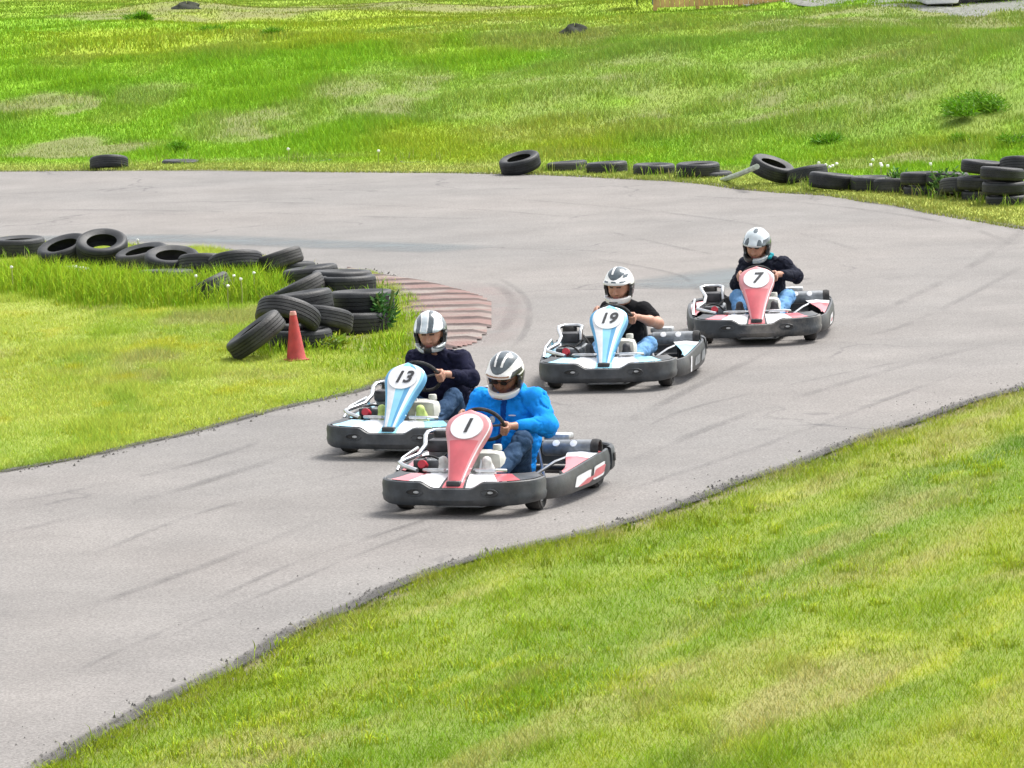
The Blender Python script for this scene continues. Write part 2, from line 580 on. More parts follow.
gx = axis(-10, 12, 0.13, -600, 600); gy = np.concatenate([axis(20, 78, 0.18, -200, 78.1), axis(78.4, 190, 0.6, 78.3, 1400)])
gy = np.unique(np.round(gy, 4))
X, Y = np.meshgrid(gx, gy); xf, yf = X.ravel(), Y.ravel()
rr = r_out(xf, yf)
inI = pip(xf, yf, np.r_[I_w]) if False else None
road_poly = np.r_[N_w, F_w, I_w[::-1]]      # near edge left->right, outer edge right->left, infield far side left -> tip -> near side left
on_road = pip(xf, yf, road_poly)
ed = np.minimum(np.minimum(dist_poly(xf, yf, NC), dist_poly(xf, yf, FC)), dist_poly(xf, yf, IC))
zz = zt(xf, yf)
zz = np.where(on_road, np.maximum(-0.10, 0.01 - 0.5 * ed), np.minimum(zz, 0.008 + ed * 0.12 + np.where(rr > 1.2, 5, 0)))
dm = dry_mask(xf, yf)
nearside = yf < yN(xf)
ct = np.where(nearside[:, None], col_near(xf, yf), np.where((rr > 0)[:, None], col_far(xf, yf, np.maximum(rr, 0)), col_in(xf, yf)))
kf = np.where(rr > 0, .90, .62)[:, None]; thatch = (kf * ct + (1 - kf) * SOIL) * np.where(rr > 0, .88, .84)[:, None]      # dead thatch and soil seen between the blades
ct = lerp(thatch, SOIL * np.array((.80, .86, .68)), np.clip(dm * 1.0, 0, .85) ** 1.5)
ct = lerp(ct, SOIL * 0.85, np.where(rr < 0.6, 1 - sstep(0.04, 0.22, ed), 0))
far_away = sstep(70, 130, rr)
nX, nY = len(gx), len(gy)
ii = (np.arange(nY - 1)[:, None] * nX + np.arange(nX - 1)[None, :]).ravel()
Q = np.c_[ii, ii + 1, ii + nX + 1, ii + nX]
M_turf = mat_attr('turf_soil', rough=0.95, spec=0.1, bump=0.5)
me = np_mesh('terrain', np.c_[xf, yf, zz], Q.ravel(), np.full(len(Q), 4), [M_turf], ct)
tag(link('terrain', me), kind='structure')

# ------------------------------------------------------------------ asphalt
m = bpy.data.materials.new('asphalt'); m.use_nodes = True; nt = m.node_tree; b = nt.nodes['Principled BSDF']
tc = nt.nodes.new('ShaderNodeTexCoord')


def NZ(scale, detail=5, rough=0.6, vec=None, dist=0.0):
    n = nt.nodes.new('ShaderNodeTexNoise'); n.inputs['Scale'].default_value = scale; n.inputs['Detail'].default_value = detail
    n.inputs['Roughness'].default_value = rough; n.inputs['Distortion'].default_value = dist
    nt.links.new(vec or tc.outputs['Object'], n.inputs['Vector']); return n.outputs['Fac']


def RAMP(fac, stops):
    r = nt.nodes.new('ShaderNodeValToRGB'); e = r.color_ramp.elements
    while len(e) < len(stops): e.new(0.5)
    for i, (p, c) in enumerate(stops): e[i].position = p; e[i].color = (*c, 1) if len(c) == 3 else c
    nt.links.new(fac, r.inputs['Fac']); return r.outputs['Color']


def MIXC(f, a, bb, mode='MIX'):
    x = nt.nodes.new('ShaderNodeMix'); x.data_type = 'RGBA'; x.blend_type = mode
    for s, v in (('Factor', f), ('A', a), ('B', bb)):
        if hasattr(v, 'links'): nt.links.new(v, x.inputs[s])
        else: x.inputs[s].default_value = v
    return x.outputs['Result']


fine = RAMP(NZ(55, 3, 0.7), [(0.28, (0.116, 0.110, 0.103)), (0.74, (0.280, 0.268, 0.252))])
mid = RAMP(NZ(0.8, 6, 0.65), [(0.32, (0.86, 0.85, 0.86)), (0.68, (1.10, 1.09, 1.10))])
col = MIXC(1.0, fine, mid, 'MULTIPLY')
big = RAMP(NZ(0.16, 4, 0.55), [(0.35, (0.93, 0.94, 0.95)), (0.65, (1.05, 1.03, 1.02))])
col = MIXC(1.0, col, big, 'MULTIPLY')
vo = nt.nodes.new('ShaderNodeTexVoronoi'); vo.inputs['Scale'].default_value = 90
nt.links.new(tc.outputs['Object'], vo.inputs['Vector'])
sp = RAMP(vo.outputs['Distance'], [(0.10, (1.30, 1.30, 1.30)), (0.35, (0.97, 0.97, 0.97))])
col = MIXC(0.6, col, sp, 'MULTIPLY')
# thin wandering cracks, broken up by noise
wv = nt.nodes.new('ShaderNodeVectorMath'); wv.operation = 'ADD'
nv = nt.nodes.new('ShaderNodeTexNoise'); nv.inputs['Scale'].default_value = 1.2; nv.inputs['Detail'].default_value = 4
nt.links.new(tc.outputs['Object'], nv.inputs['Vector']); nt.links.new(tc.outputs['Object'], wv.inputs[0]); nt.links.new(nv.outputs['Color'], wv.inputs[1])
vc = nt.nodes.new('ShaderNodeTexVoronoi'); vc.feature = 'DISTANCE_TO_EDGE'; vc.inputs['Scale'].default_value = 0.34
nt.links.new(wv.outputs['Vector'], vc.inputs['Vector'])
ck = RAMP(vc.outputs['Distance'], [(0.0, (1, 1, 1)), (0.012, (0, 0, 0))])
cm = RAMP(NZ(0.33, 3), [(0.50, (0, 0, 0)), (0.60, (0.75, 0.75, 0.75))])
col = MIXC(MIXC(1.0, ck, cm, 'MULTIPLY'), col, (0.09, 0.085, 0.085, 1))
nt.links.new(col, b.inputs['Base Color']); b.inputs['Roughness'].default_value = 0.85; b.inputs['Specular IOR Level'].default_value = 0.3
bp = nt.nodes.new('ShaderNodeBump'); bp.inputs['Strength'].default_value = 0.5; bp.inputs['Distance'].default_value = 0.006
nt.links.new(NZ(70, 3, 0.7), bp.inputs['Height']); nt.links.new(bp.outputs['Normal'], b.inputs['Normal'])
M_asphalt = m


def poly_sheet(name, poly, z, mats, kind='structure', mat_=None):
    bm = bmesh.new()
    vs = [bm.verts.new((p[0], p[1], z)) for p in poly]
    es = [bm.edges.new((vs[i], vs[(i + 1) % len(vs)])) for i in range(len(vs))]
    bmesh.ops.triangle_fill(bm, edges=es, use_beauty=True)
    for f in bm.faces:
        if f.normal.z < 0: f.normal_flip()
    me = bpy.data.meshes.new(name); bm.to_mesh(me); bm.free()
    for q in mats: me.materials.append(q)
    return tag(link(name, me), kind=kind)


RZ = 0.022
road = poly_sheet('road', road_poly, RZ, [M_asphalt])


def mat_fade(name, colr, density, scale, lo, hi, stretch=(1, 1, 1), rough=0.85):
    """a worn film on the asphalt: broken up by noise so that the road shows through"""
    m = bpy.data.materials.new(name); m.use_nodes = True; nt = m.node_tree; b = nt.nodes['Principled BSDF']
    b.inputs['Base Color'].default_value = (*colr, 1); b.inputs['Roughness'].default_value = rough
    tc = nt.nodes.new('ShaderNodeTexCoord'); mp = nt.nodes.new('ShaderNodeMapping'); mp.inputs['Scale'].default_value = stretch
    nt.links.new(tc.outputs['Object'], mp.inputs['Vector'])
    n = nt.nodes.new('ShaderNodeTexNoise'); n.inputs['Scale'].default_value = scale; n.inputs['Detail'].default_value = 7; n.inputs['Roughness'].default_value = 0.7
    nt.links.new(mp.outputs['Vector'], n.inputs['Vector'])
    mr = nt.nodes.new('ShaderNodeMapRange'); mr.inputs['From Min'].default_value = lo; mr.inputs['From Max'].default_value = hi; mr.inputs['To Max'].default_value = density
    nt.links.new(n.outputs['Fac'], mr.inputs['Value'])
    a = nt.nodes.new('ShaderNodeAttribute'); a.attribute_name = 'Col'
    mu = nt.nodes.new('ShaderNodeMath'); mu.operation = 'MULTIPLY'
    nt.links.new(mr.outputs['Result'], mu.inputs[0]); nt.links.new(a.outputs['Fac'], mu.inputs[1])
    t = nt.nodes.new('ShaderNodeBsdfTransparent'); mx = nt.nodes.new('ShaderNodeMixShader')
    nt.links.new(mu.outputs['Value'], mx.inputs['Fac']); nt.links.new(t.outputs['BSDF'], mx.inputs[1]); nt.links.new(b.outputs['BSDF'], mx.inputs[2])
    nt.links.new(mx.outputs['Shader'], nt.nodes['Material Output'].inputs['Surface'])
    return m


def ribbon(path, width, z, soft=True):
    """strip along a ground path; its 'Col' fades to 0 at the sides and the ends"""
    P = np.array(smooth(path, 10)); d = np.gradient(P, axis=0); d /= np.hypot(d[:, 0], d[:, 1])[:, None] + 1e-9
    n = np.c_[-d[:, 1], d[:, 0]]
    offs = [-1, -.5, 0, .5, 1]; al = [0, .8, 1, .8, 0] if soft else [1] * 5
    L = len(P); end = np.minimum(1, np.minimum(np.arange(L), np.arange(L)[::-1]) / max(1, L * 0.18))
    V = []; C = []
    for i in range(L):
        for o_, a_ in zip(offs, al):
            q = P[i] + n[i] * o_ * width / 2
            V.append((q[0], q[1], z)); C.append((a_ * end[i],) * 3)
    F = []
    for i in range(L - 1):
        for j in range(4): F += [i * 5 + j, i * 5 + j + 1, i * 5 + j + 6, i * 5 + j + 5]
    return V, F, C


def ribbons(name, items, mt, soft=True):
    VV, FF, CC = [], [], []
    for path, w, z in items:
        V, F, C = ribbon(path, w, z, soft); o_ = len(VV)
        VV += V; FF += [o_ + f for f in F]; CC += C
    return tag(link(name, np_mesh(name, VV, FF, np.full(len(FF) // 4, 4), [mt], np.array(CC))), kind='structure')


M_skid = mat_fade('tyre_rubber_film', (0.055, 0.052, 0.055), 0.30, 1.6, 0.40, 0.70, (1, .25, 1))
M_seal = mat_fade('bluish_sealer', (0.165, 0.190, 0.200), 0.70, 1.1, 0.25, 0.55, (0.6, 1.2, 1))
M_pink = mat_fade('worn_red_paint', (0.33, 0.24, 0.225), 0.35, 1.6, 0.35, 0.7, (1, 1, 1))
M_grit = mat_fade('dark_edge_grit', (0.060, 0.056, 0.052), 0.85, 9.0, 0.28, 0.55, (1, .2, 1))

px = lambda *pts: [tuple(at(a, b))[:2] for a, b in pts]
sk = []
for pts, w in [
    (((0, 427), (90, 410), (190, 385), (260, 362), (330, 338)), .10) if False else (((0, 508), (110, 487), (210, 462), (300, 430), (352, 412)), .10),
    (((-10, 540), (80, 520), (190, 490), (300, 455)), .16),
    (((90, 560), (190, 520), (300, 490), (380, 470)), .08),
    (((0, 640), (120, 600), (230, 560), (330, 520)), .12),
    (((200, 610), (300, 565), (420, 525), (470, 508)), .08),
    (((620, 470), (700, 435), (800, 400), (900, 370), (1000, 345)), .14),
    (((560, 520), (640, 490), (760, 450), (880, 405), (1000, 362)), .10),
    (((600, 440), (660, 408), (705, 385), (780, 350)), .14),
    (((840, 330), (900, 305), (960, 275), (1000, 250), (1024, 232)), .16),
    (((835, 345), (900, 330), (965, 300), (1024, 268)), .12),
    (((620, 445), (680, 415), (760, 395), (850, 375), (950, 355)), .07),
    (((1024, 236), (985, 216), (930, 205), (850, 198)), .22),
    (((1024, 250), (960, 228), (880, 214), (780, 203), (640, 196)), .14),
    (((0, 212), (120, 212), (260, 215), (380, 219), (480, 221)), .22),
    (((200, 203), (330, 206), (480, 212), (600, 222)), .12),
    (((500, 200), (640, 212), (760, 228), (850, 250), (880, 270)), .12),
    (((490, 345), (510, 320), (512, 300), (490, 285), (440, 272)), .16),
    (((500, 362), (525, 335), (528, 305), (505, 284), (460, 268)), .09),
    (((520, 250), (600, 262), (680, 278), (700, 300)), .08),
    (((600, 232), (680, 250), (740, 262)), .10),
    (((20, 700), (110, 660), (220, 610)), .07), (((150, 650), (260, 600), (380, 550), (460, 522)), .07),
]:
    sk.append((px(*pts), w, RZ + .008))
ribbons('tyre_marks', sk, M_skid)
ribbons('sealed_strip', [(px((-30, 243), (80, 240), (200, 241), (320, 246), (420, 250), (480, 252)), 1.15, RZ + .004),
                         (px((660, 292), (700, 284), (760, 276), (800, 274)), 1.9, RZ + .0045)], M_seal)
ribbons('faded_red_paint', [(px((455, 352), (490, 342), (505, 325), (506, 306), (490, 294), (450, 283)), .55, RZ + .004)], M_pink)
ribbons('road_edge_grit', [([tuple(p) for p in N_w[::6] + np.array((-.01, .04))], .17, RZ + .012),
                           ([tuple(p) for p in I_w[::6]], .14, RZ + .012), ([tuple(p) for p in F_w[::6]], .14, RZ + .012)], M_grit)

# ------------------------------------------------------------------ rumble kerb at the apex
kp = np.array(smooth(px((345, 268), (385, 277), (420, 282), (455, 290), (482, 298), (493, 306), (494, 322), (488, 336), (474, 347), (430, 356), (405, 350), (402, 322), (396, 305), (380, 292), (345, 282)), 5))
kx = np.arange(kp[:, 0].min() - .1, kp[:, 0].max() + .1, .045); ky = np.arange(kp[:, 1].min() - .1, kp[:, 1].max() + .1, .03)
KX, KY = np.meshgrid(kx, ky); ax_, ay_ = KX.ravel(), KY.ravel()
ins = pip(ax_, ay_, kp); dk = dist_poly(ax_, ay_, np.r_[kp, kp[:1]])
PER = 0.62
ph = (ay_ + 0.16 * (ax_ * 0.4) + 0.34 * (fbm(ax_ * 2.2, ay_ * .7, 4, 71) - .5)) / PER
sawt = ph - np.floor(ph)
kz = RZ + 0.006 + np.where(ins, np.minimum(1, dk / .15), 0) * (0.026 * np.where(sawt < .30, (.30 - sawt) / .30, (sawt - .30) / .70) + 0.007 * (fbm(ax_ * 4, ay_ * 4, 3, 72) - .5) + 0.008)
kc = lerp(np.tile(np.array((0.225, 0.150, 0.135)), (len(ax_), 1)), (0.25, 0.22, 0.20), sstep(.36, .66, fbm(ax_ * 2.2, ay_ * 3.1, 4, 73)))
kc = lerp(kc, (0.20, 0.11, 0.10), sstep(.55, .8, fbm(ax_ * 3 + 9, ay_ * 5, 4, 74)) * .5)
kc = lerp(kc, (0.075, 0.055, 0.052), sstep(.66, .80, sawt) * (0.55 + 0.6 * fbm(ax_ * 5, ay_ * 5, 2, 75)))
nx_ = len(kx); ii = (np.arange(len(ky) - 1)[:, None] * nx_ + np.arange(nx_ - 1)[None, :]).ravel()
Q = np.c_[ii, ii + 1, ii + nx_ + 1, ii + nx_]; Q = Q[ins[Q].all(1)]
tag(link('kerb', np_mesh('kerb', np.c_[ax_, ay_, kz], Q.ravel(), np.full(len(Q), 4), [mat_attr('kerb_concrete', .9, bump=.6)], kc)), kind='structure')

# ------------------------------------------------------------------ crumbs of asphalt and grit along the edges
def crumbs(name, poly, n, spread, lo, hi):
    seg = rng.integers(0, len(poly) - 1, n); t = rng.random(n)[:, None]
    P = poly[seg] * (1 - t) + poly[seg + 1] * t + rng.normal(0, spread, (n, 2))
    s = rng.uniform(lo, hi, n) * rng.random(n) ** .7
    base = np.array([(1, 0, -.3), (-.5, .87, -.3), (-.5, -.87, -.3), (0, 0, .8)])
    ang = rng.uniform(0, 6.28, n); ca, sa = np.cos(ang)[:, None], np.sin(ang)[:, None]
    bx_ = base[None] * rng.uniform(.6, 1.2, (n, 4, 1))
    V = np.stack([bx_[:, :, 0] * ca - bx_[:, :, 1] * sa, bx_[:, :, 0] * sa + bx_[:, :, 1] * ca, bx_[:, :, 2]], 2) * s[:, None, None]
    V[:, :, 0] += P[:, :1]; V[:, :, 1] += P[:, 1:]; V[:, :, 2] += RZ + .006
    F = (np.arange(n)[:, None] * 4 + np.array([[0, 1, 3, 1, 2, 3, 2, 0, 3]])).ravel()
    c = np.repeat(np.tile(np.array((.20, .19, .175)), (n, 1)) * rng.uniform(.35, 1.5, (n, 1)), 4, 0)
    return tag(link(name, np_mesh(name, V.reshape(-1, 3), F, np.full(n * 3, 3), [mat_attr('grit', .9)], c, smooth_=False)), kind='stuff')


near_ = N_w[(N_w[:, 0] > -4) & (N_w[:, 0] < 7)]; in_ = I_w[(I_w[:, 0] > -7)]
crumbs('edge_grit', near_, 5200, .07, .006, .021); crumbs('edge_grit', in_, 2500, .10, .006, .022); crumbs('edge_grit', near_, 900, .35, .004, .010)

# ------------------------------------------------------------------ grass
M_blade = mat_attr('grass_blade', rough=0.7, trans=0.30, spec=0.06)
nt = M_blade.node_tree
_g = nt.nodes.new('ShaderNodeNewGeometry'); _m = nt.nodes.new('ShaderNodeMix'); _m.data_type = 'VECTOR'; _m.inputs['Factor'].default_value = 0.72
_n = nt.nodes.new('ShaderNodeVectorMath'); _n.operation = 'NORMALIZE'
nt.links.new(_g.outputs['Normal'], _m.inputs['A']); _m.inputs['B'].default_value = (0, 0, 1)
nt.links.new(_m.outputs['Result'], _n.inputs[0]); nt.links.new(_n.outputs['Vector'], nt.nodes['Principled BSDF'].inputs['Normal'])


def blades(name, x, y, z, hgt, wid, lean, cols, seg2=True):
    n = len(x)
    a = rng.uniform(0, 2 * np.pi, n)
    wx, wy = np.cos(a) * wid / 2, np.sin(a) * wid / 2
    b_ = rng.uniform(0, 2 * np.pi, n); lx, ly = np.cos(b_) * lean * hgt, np.sin(b_) * lean * hgt
    if seg2:
        V = np.empty((n, 5, 3))
        V[:, 0] = np.c_[x - wx, y - wy, z - .01]; V[:, 1] = np.c_[x + wx, y + wy, z - .01]
        V[:, 2] = np.c_[x + wx * .8 + lx * .3, y + wy * .8 + ly * .3, z + hgt * .55]; V[:, 3] = np.c_[x - wx * .8 + lx * .3, y - wy * .8 + ly * .3, z + hgt * .55]
        V[:, 4] = np.c_[x + lx, y + ly, z + hgt * np.sqrt(np.maximum(1 - lean ** 2 * .5, .3))]
        k = np.arange(n)[:, None] * 5
        F = (k + np.array([[0, 1, 2, 3, 3, 2, 4]])).ravel(); T = np.tile([4, 3], n); rep = 5
    else:
        V = np.empty((n, 3, 3))
        V[:, 0] = np.c_[x - wx, y - wy, z - .01]; V[:, 1] = np.c_[x + wx, y + wy, z - .01]; V[:, 2] = np.c_[x + lx, y + ly, z + hgt]
        F = np.arange(n * 3); T = np.full(n, 3); rep = 3
    c = cols * rng.uniform(0.82, 1.18, (n, 1)) * np.c_[rng.uniform(.85, 1.2, n), np.ones(n), rng.uniform(.8, 1.3, n)]
    me = np_mesh(name, V.reshape(-1, 3), F, T, [M_blade], np.repeat(c, rep, 0), smooth_=False)
    return tag(link(name, me), kind='stuff')


def view_pts(n, y0, y1, margin=1.3, power=1.0):
    """random ground points inside the view wedge"""
    y = y0 + (y1 - y0) * rng.random(n) ** power
    half = y * (W / 2) / FOC * 1.10 + margin
    return (rng.random(n) * 2 - 1) * half, y


TALL = []
def tall(px_, py_, rad, hgt): p = at(px_, py_); TALL.append((p.x, p.y, rad, hgt))


for a in [(-5, 283, .8, .24), (40, 288, .8, .26), (80, 294, .8, .28), (120, 299, .8, .30), (160, 302, .7, .30), (195, 301, .7, .28), (225, 299, .8, .30), (255, 295, .7, .28), (278, 286, .4, .16), (30, 268, .5, .1), (75, 272, .5, .1),
          (400, 305, .35, .10), (408, 325, .4, .14), (395, 350, .6, .14), (380, 366, .6, .10), (350, 362, .5, .09), (330, 356, .4, .09), (318, 356, .35, .08), (285, 352, .5, .13), (262, 352, .4, .09), (308, 350, .5, .13), (325, 344, .4, .12), (240, 356, .3, .07), (418, 340, .3, .12)]:
    tall(*a)


def tall_mask(x, y):
    m = np.zeros(len(x))
    for cx, cy, rad, h in TALL:
        m = np.maximum(m, h * (1 - sstep(.3, 1.25, np.hypot((x - cx), (y - cy) * .5) / rad)))
    return m


# mown lawn this side of the track
x, y = view_pts(1500000, 20.0, 52, 2.6, 1.3)
d = yN(x) - y
k = (d > -0.12 + 0.30 * fbm(x * 3, y * 3, 3, 5)); x, y, d = x[k], y[k], d[k]
bare = sstep(.60, .72, fbm(x * 1.3, y * 1.1, 3, 86)) * (1 - sstep(.3, 1.3, d)); k = rng.random(len(x)) > bare * .9; x, y, d = x[k], y[k], d[k]
cl = fbm(x * 2.4, y * 2.0, 4, 81)
h = 0.016 + 0.026 * cl + 0.030 * sstep(.60, .80, fbm(x * 3.2, y * 2.2, 3, 82)) + 0.050 * np.exp(-np.abs(d - .3) / .4) * sstep(.4, .65, vnoise(x * 2.6, y * 2.0, 83))
blades('lawn_grass', x, y, zt(x, y) * sstep(-.05, .5, d), h * rng.uniform(.5, 1.4, len(x)), rng.uniform(.003, .0065, len(x)), rng.uniform(.3, 1.5, len(x)), col_near(x, y), seg2=False)
def tufts(name, n, y0, y1, test, hgt, colr, inside_left=False):
    x, y = view_pts(n, y0, y1, .5, 1.2)
    k = test(x, y); x, y = x[k], y[k]
    m = rng.integers(14, 40, len(x)); sx = np.repeat(x, m); sy = np.repeat(y, m); sr = np.repeat(rng.uniform(.02, .07, len(x)), m)
    g = rng.normal(0, 1, (len(sx), 2)); bx, by = sx + g[:, 0] * sr * 1.4, sy + g[:, 1] * sr * 1.4
    hh = np.repeat(rng.uniform(.6, 1.3, len(x)) * hgt, m) * rng.uniform(.5, 1.2, len(sx))
    cc = np.tile(np.array(colr), (len(sx), 1)) * np.repeat(rng.uniform(.75, 1.15, (len(x), 1)), m, 0)
    blades(name, bx, by, zt(bx, by) * .8, hh, rng.uniform(.004, .008, len(sx)), rng.uniform(.2, .9, len(sx)), cc)


tufts('lawn_tufts', 3200, 21.5, 50, lambda x, y: (yN(x) - y > .2) & (fbm(x * .8, y * .4, 3, 141) > .50), .065, (0.34, 0.46, 0.022))
tufts('lawn_tufts', 1300, 21.5, 50, lambda x, y: (yN(x) - y > .05) & (yN(x) - y < 1.6), .060, (0.21, 0.30, 0.014))
tufts('infield_tufts', 1600, 30, 52, lambda x, y: pip(x, y, np.array(I_w)) & (fbm(x * .8, y * .4, 3, 142) > .48), .050, (0.42, 0.50, 0.03))
# infield
x, y = view_pts(1400000, 30, 58, 3.0, 1.0); x = -np.abs(x)
k = pip(x, y, np.array(I_w)); x, y = x[k], y[k]; k = rng.random(len(x)) > sstep(.3, .8, dry_mask(x, y)) * .9; x, y = x[k], y[k]
tm = tall_mask(x, y)
h = 0.020 + 0.03 * fbm(x * 2, y * 1.4, 3, 91) + 0.04 * sstep(.60, .8, fbm(x * 1.5, y * .9, 3, 92))
cc = lerp(col_in(x, y), GREEN * np.array((1.35, 1.35, 1.0)), np.clip(tm * 4, 0, 1) * .75)
blades('infield_grass', x, y, zt(x, y) * .7, h * rng.uniform(.5, 1.4, len(x)), rng.uniform(.004, .008, len(x)), rng.uniform(.25, 1.2, len(x)), cc, seg2=False)
x = rng.uniform(-9, -.5, 260000); y = rng.uniform(33, 57, 260000)
tm = tall_mask(x, y); k = (rng.random(len(x)) < np.clip(tm * 3.6, 0, 1) * sstep(.25, .5, fbm(x * 3.5, y * 3.5, 2, 96))) & pip(x, y, np.array(I_w)); x, y, tm = x[k], y[k], tm[k]
tc_ = lerp(np.tile(GREEN * np.array((1.25, 1.35, 1.0)), (len(x), 1)), LIME, rng.random(len(x)) * .8)
blades('tall_grass', x, y, zt(x, y) * .7, tm * rng.uniform(.55, 1.3, len(x)), rng.uniform(.006, .012, len(x)), rng.uniform(.1, .7, len(x)), tc_)


# bank and field beyond the track
def far_grass(name, n, y0, y1, w0, w1, hs, power=1.0, rmin=-.1):
    x, y = view_pts(n, y0, y1, 4.5, power)
    r = r_out(x, y); dmk = dry_mask(x, y)
    k = (r > rmin) & (rng.random(len(x)) > sstep(.25, 1.05, dmk) * .72); x, y, r, dmk = x[k], y[k], r[k], dmk[k]
    cl = fbm(x * .9, y * .7, 3, 101)
    strip = 1 - sstep(1.5, 2.8, r + .5 * (vnoise(x, y, 102) - .5))
    bank = sstep(1.8, 3.8, r) * (1 - sstep(18, 32, r))
    h = hs * (0.035 + 0.085 * bank * sstep(.35, .75, cl) + 0.03 * sstep(.5, .8, cl)) * (1 - .75 * strip) * (1 - .6 * dmk) + .02
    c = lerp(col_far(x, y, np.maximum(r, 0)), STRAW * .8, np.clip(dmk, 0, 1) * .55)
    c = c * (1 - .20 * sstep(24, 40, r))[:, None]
    blades(name, x, y, zt(x, y), h * rng.uniform(.6, 1.4, len(x)), rng.uniform(w0, w1, len(x)), rng.uniform(.15, .8, len(x)), c, seg2=False)


far_grass('bank_grass', 1150000, 47, 88, .009, .018, 1.0)
far_grass('field_grass', 700000, 86, 205, .018, .036, .8, 1.2, 2)
# ------------------------------------------------------------------ materials of the karts
M_black = mat('black_plastic', (0.028, 0.033, 0.039), rough=0.45, noise=0.4, nscale=9, bump=0.12, bscale=60, dust=0.36)
M_scuff = mat('scuffed_black_plastic', (0.030, 0.035, 0.041), rough=0.55, noise=0.4, nscale=7, bump=0.2, bscale=50, dust=1.4)
M_dark = mat('dark_rubber', (0.018, 0.018, 0.019), rough=0.8, noise=0.3, nscale=30, dust=0.3)
M_steel = mat('chromed_tube', (0.62, 0.63, 0.64), rough=0.28, metal=0.9, noise=0.12, nscale=25)
M_frame = mat('frame_paint', (0.05, 0.05, 0.055), rough=0.45, noise=0.3, nscale=20)
M_alu = mat('cast_aluminium', (0.42, 0.43, 0.44), rough=0.5, metal=0.55, noise=0.25, nscale=40)
M_grey = mat('grey_metal', (0.20, 0.215, 0.23), rough=0.42, metal=0.3, noise=0.25, nscale=18, dust=.3)
M_white = mat('white_decal', (0.74, 0.75, 0.77), rough=0.35, noise=0.06, nscale=22, coat=.3, dust=.2)
M_tank = mat('tank_plastic', (0.62, 0.62, 0.57), rough=0.45, noise=0.10, nscale=14, dust=.3)
M_ink = mat('number_ink', (0.035, 0.036, 0.040), rough=0.5)
M_red = mat('red_bodywork', (0.56, 0.105, 0.125), rough=0.33, noise=0.12, nscale=8, coat=.4, dust=.22)
M_pinkred = mat('faded_red_bodywork', (0.62, 0.26, 0.28), rough=0.35, noise=0.12, nscale=8, coat=.3, dust=.2)
M_cyan = mat('light_blue_bodywork', (0.26, 0.60, 0.76), rough=0.33, noise=0.10, nscale=8, coat=.4, dust=.2)
M_blue = mat('blue_bodywork', (0.085, 0.33, 0.58), rough=0.33, noise=0.12, nscale=8, coat=.4, dust=.2)
M_redcap = mat('red_cap', (0.55, 0.03, 0.05), rough=0.4)


def norm2(P):
    d = np.gradient(P, axis=0); d /= np.hypot(d[:, 0], d[:, 1])[:, None]
    return np.c_[d[:, 1], -d[:, 0]]


def resample(pts, n, sm=8):
    P = np.array(smooth(pts, sm)); s = np.r_[0, np.cumsum(np.hypot(*np.diff(P, axis=0).T))]
    t = np.linspace(0, s[-1], n)
    return np.c_[np.interp(t, s, P[:, 0]), np.interp(t, s, P[:, 1])]


def mirror(pts): return [(-x, y) for x, y in pts[::-1]] + list(pts[1:] if pts[0][0] == 0 else pts)


def text_mesh(s, size, mats, shear=0.22, offset=0.0035):
    cu = bpy.data.curves.new('number', 'FONT'); cu.body = s; cu.size = size; cu.align_x = 'CENTER'; cu.align_y = 'CENTER'
    cu.shear = shear; cu.extrude = 0.0015; cu.offset = offset
    t = bpy.data.objects.new('number', cu); COL.objects.link(t)
    dg = bpy.context.evaluated_depsgraph_get(); dg.update()
    me = bpy.data.meshes.new_from_object(t.evaluated_get(dg))
    bpy.data.objects.remove(t); bpy.data.curves.remove(cu)
    me.materials.clear()
    for m in mats: me.materials.append(m)
    return me


def tyre_prof(Ro, W, Ri):
    w = W / 2
    return [(Ri, -w * .75), (Ri + .01, -w * .92), (Ro * .72 + Ri * .28, -w), (Ro - .02, -w * .95), (Ro - .004, -w * .78), (Ro, -w * .4), (Ro, w * .4), (Ro - .004, w * .78), (Ro - .02, w * .95), (Ro * .72 + Ri * .28, w), (Ri + .01, w * .92), (Ri, w * .75)]


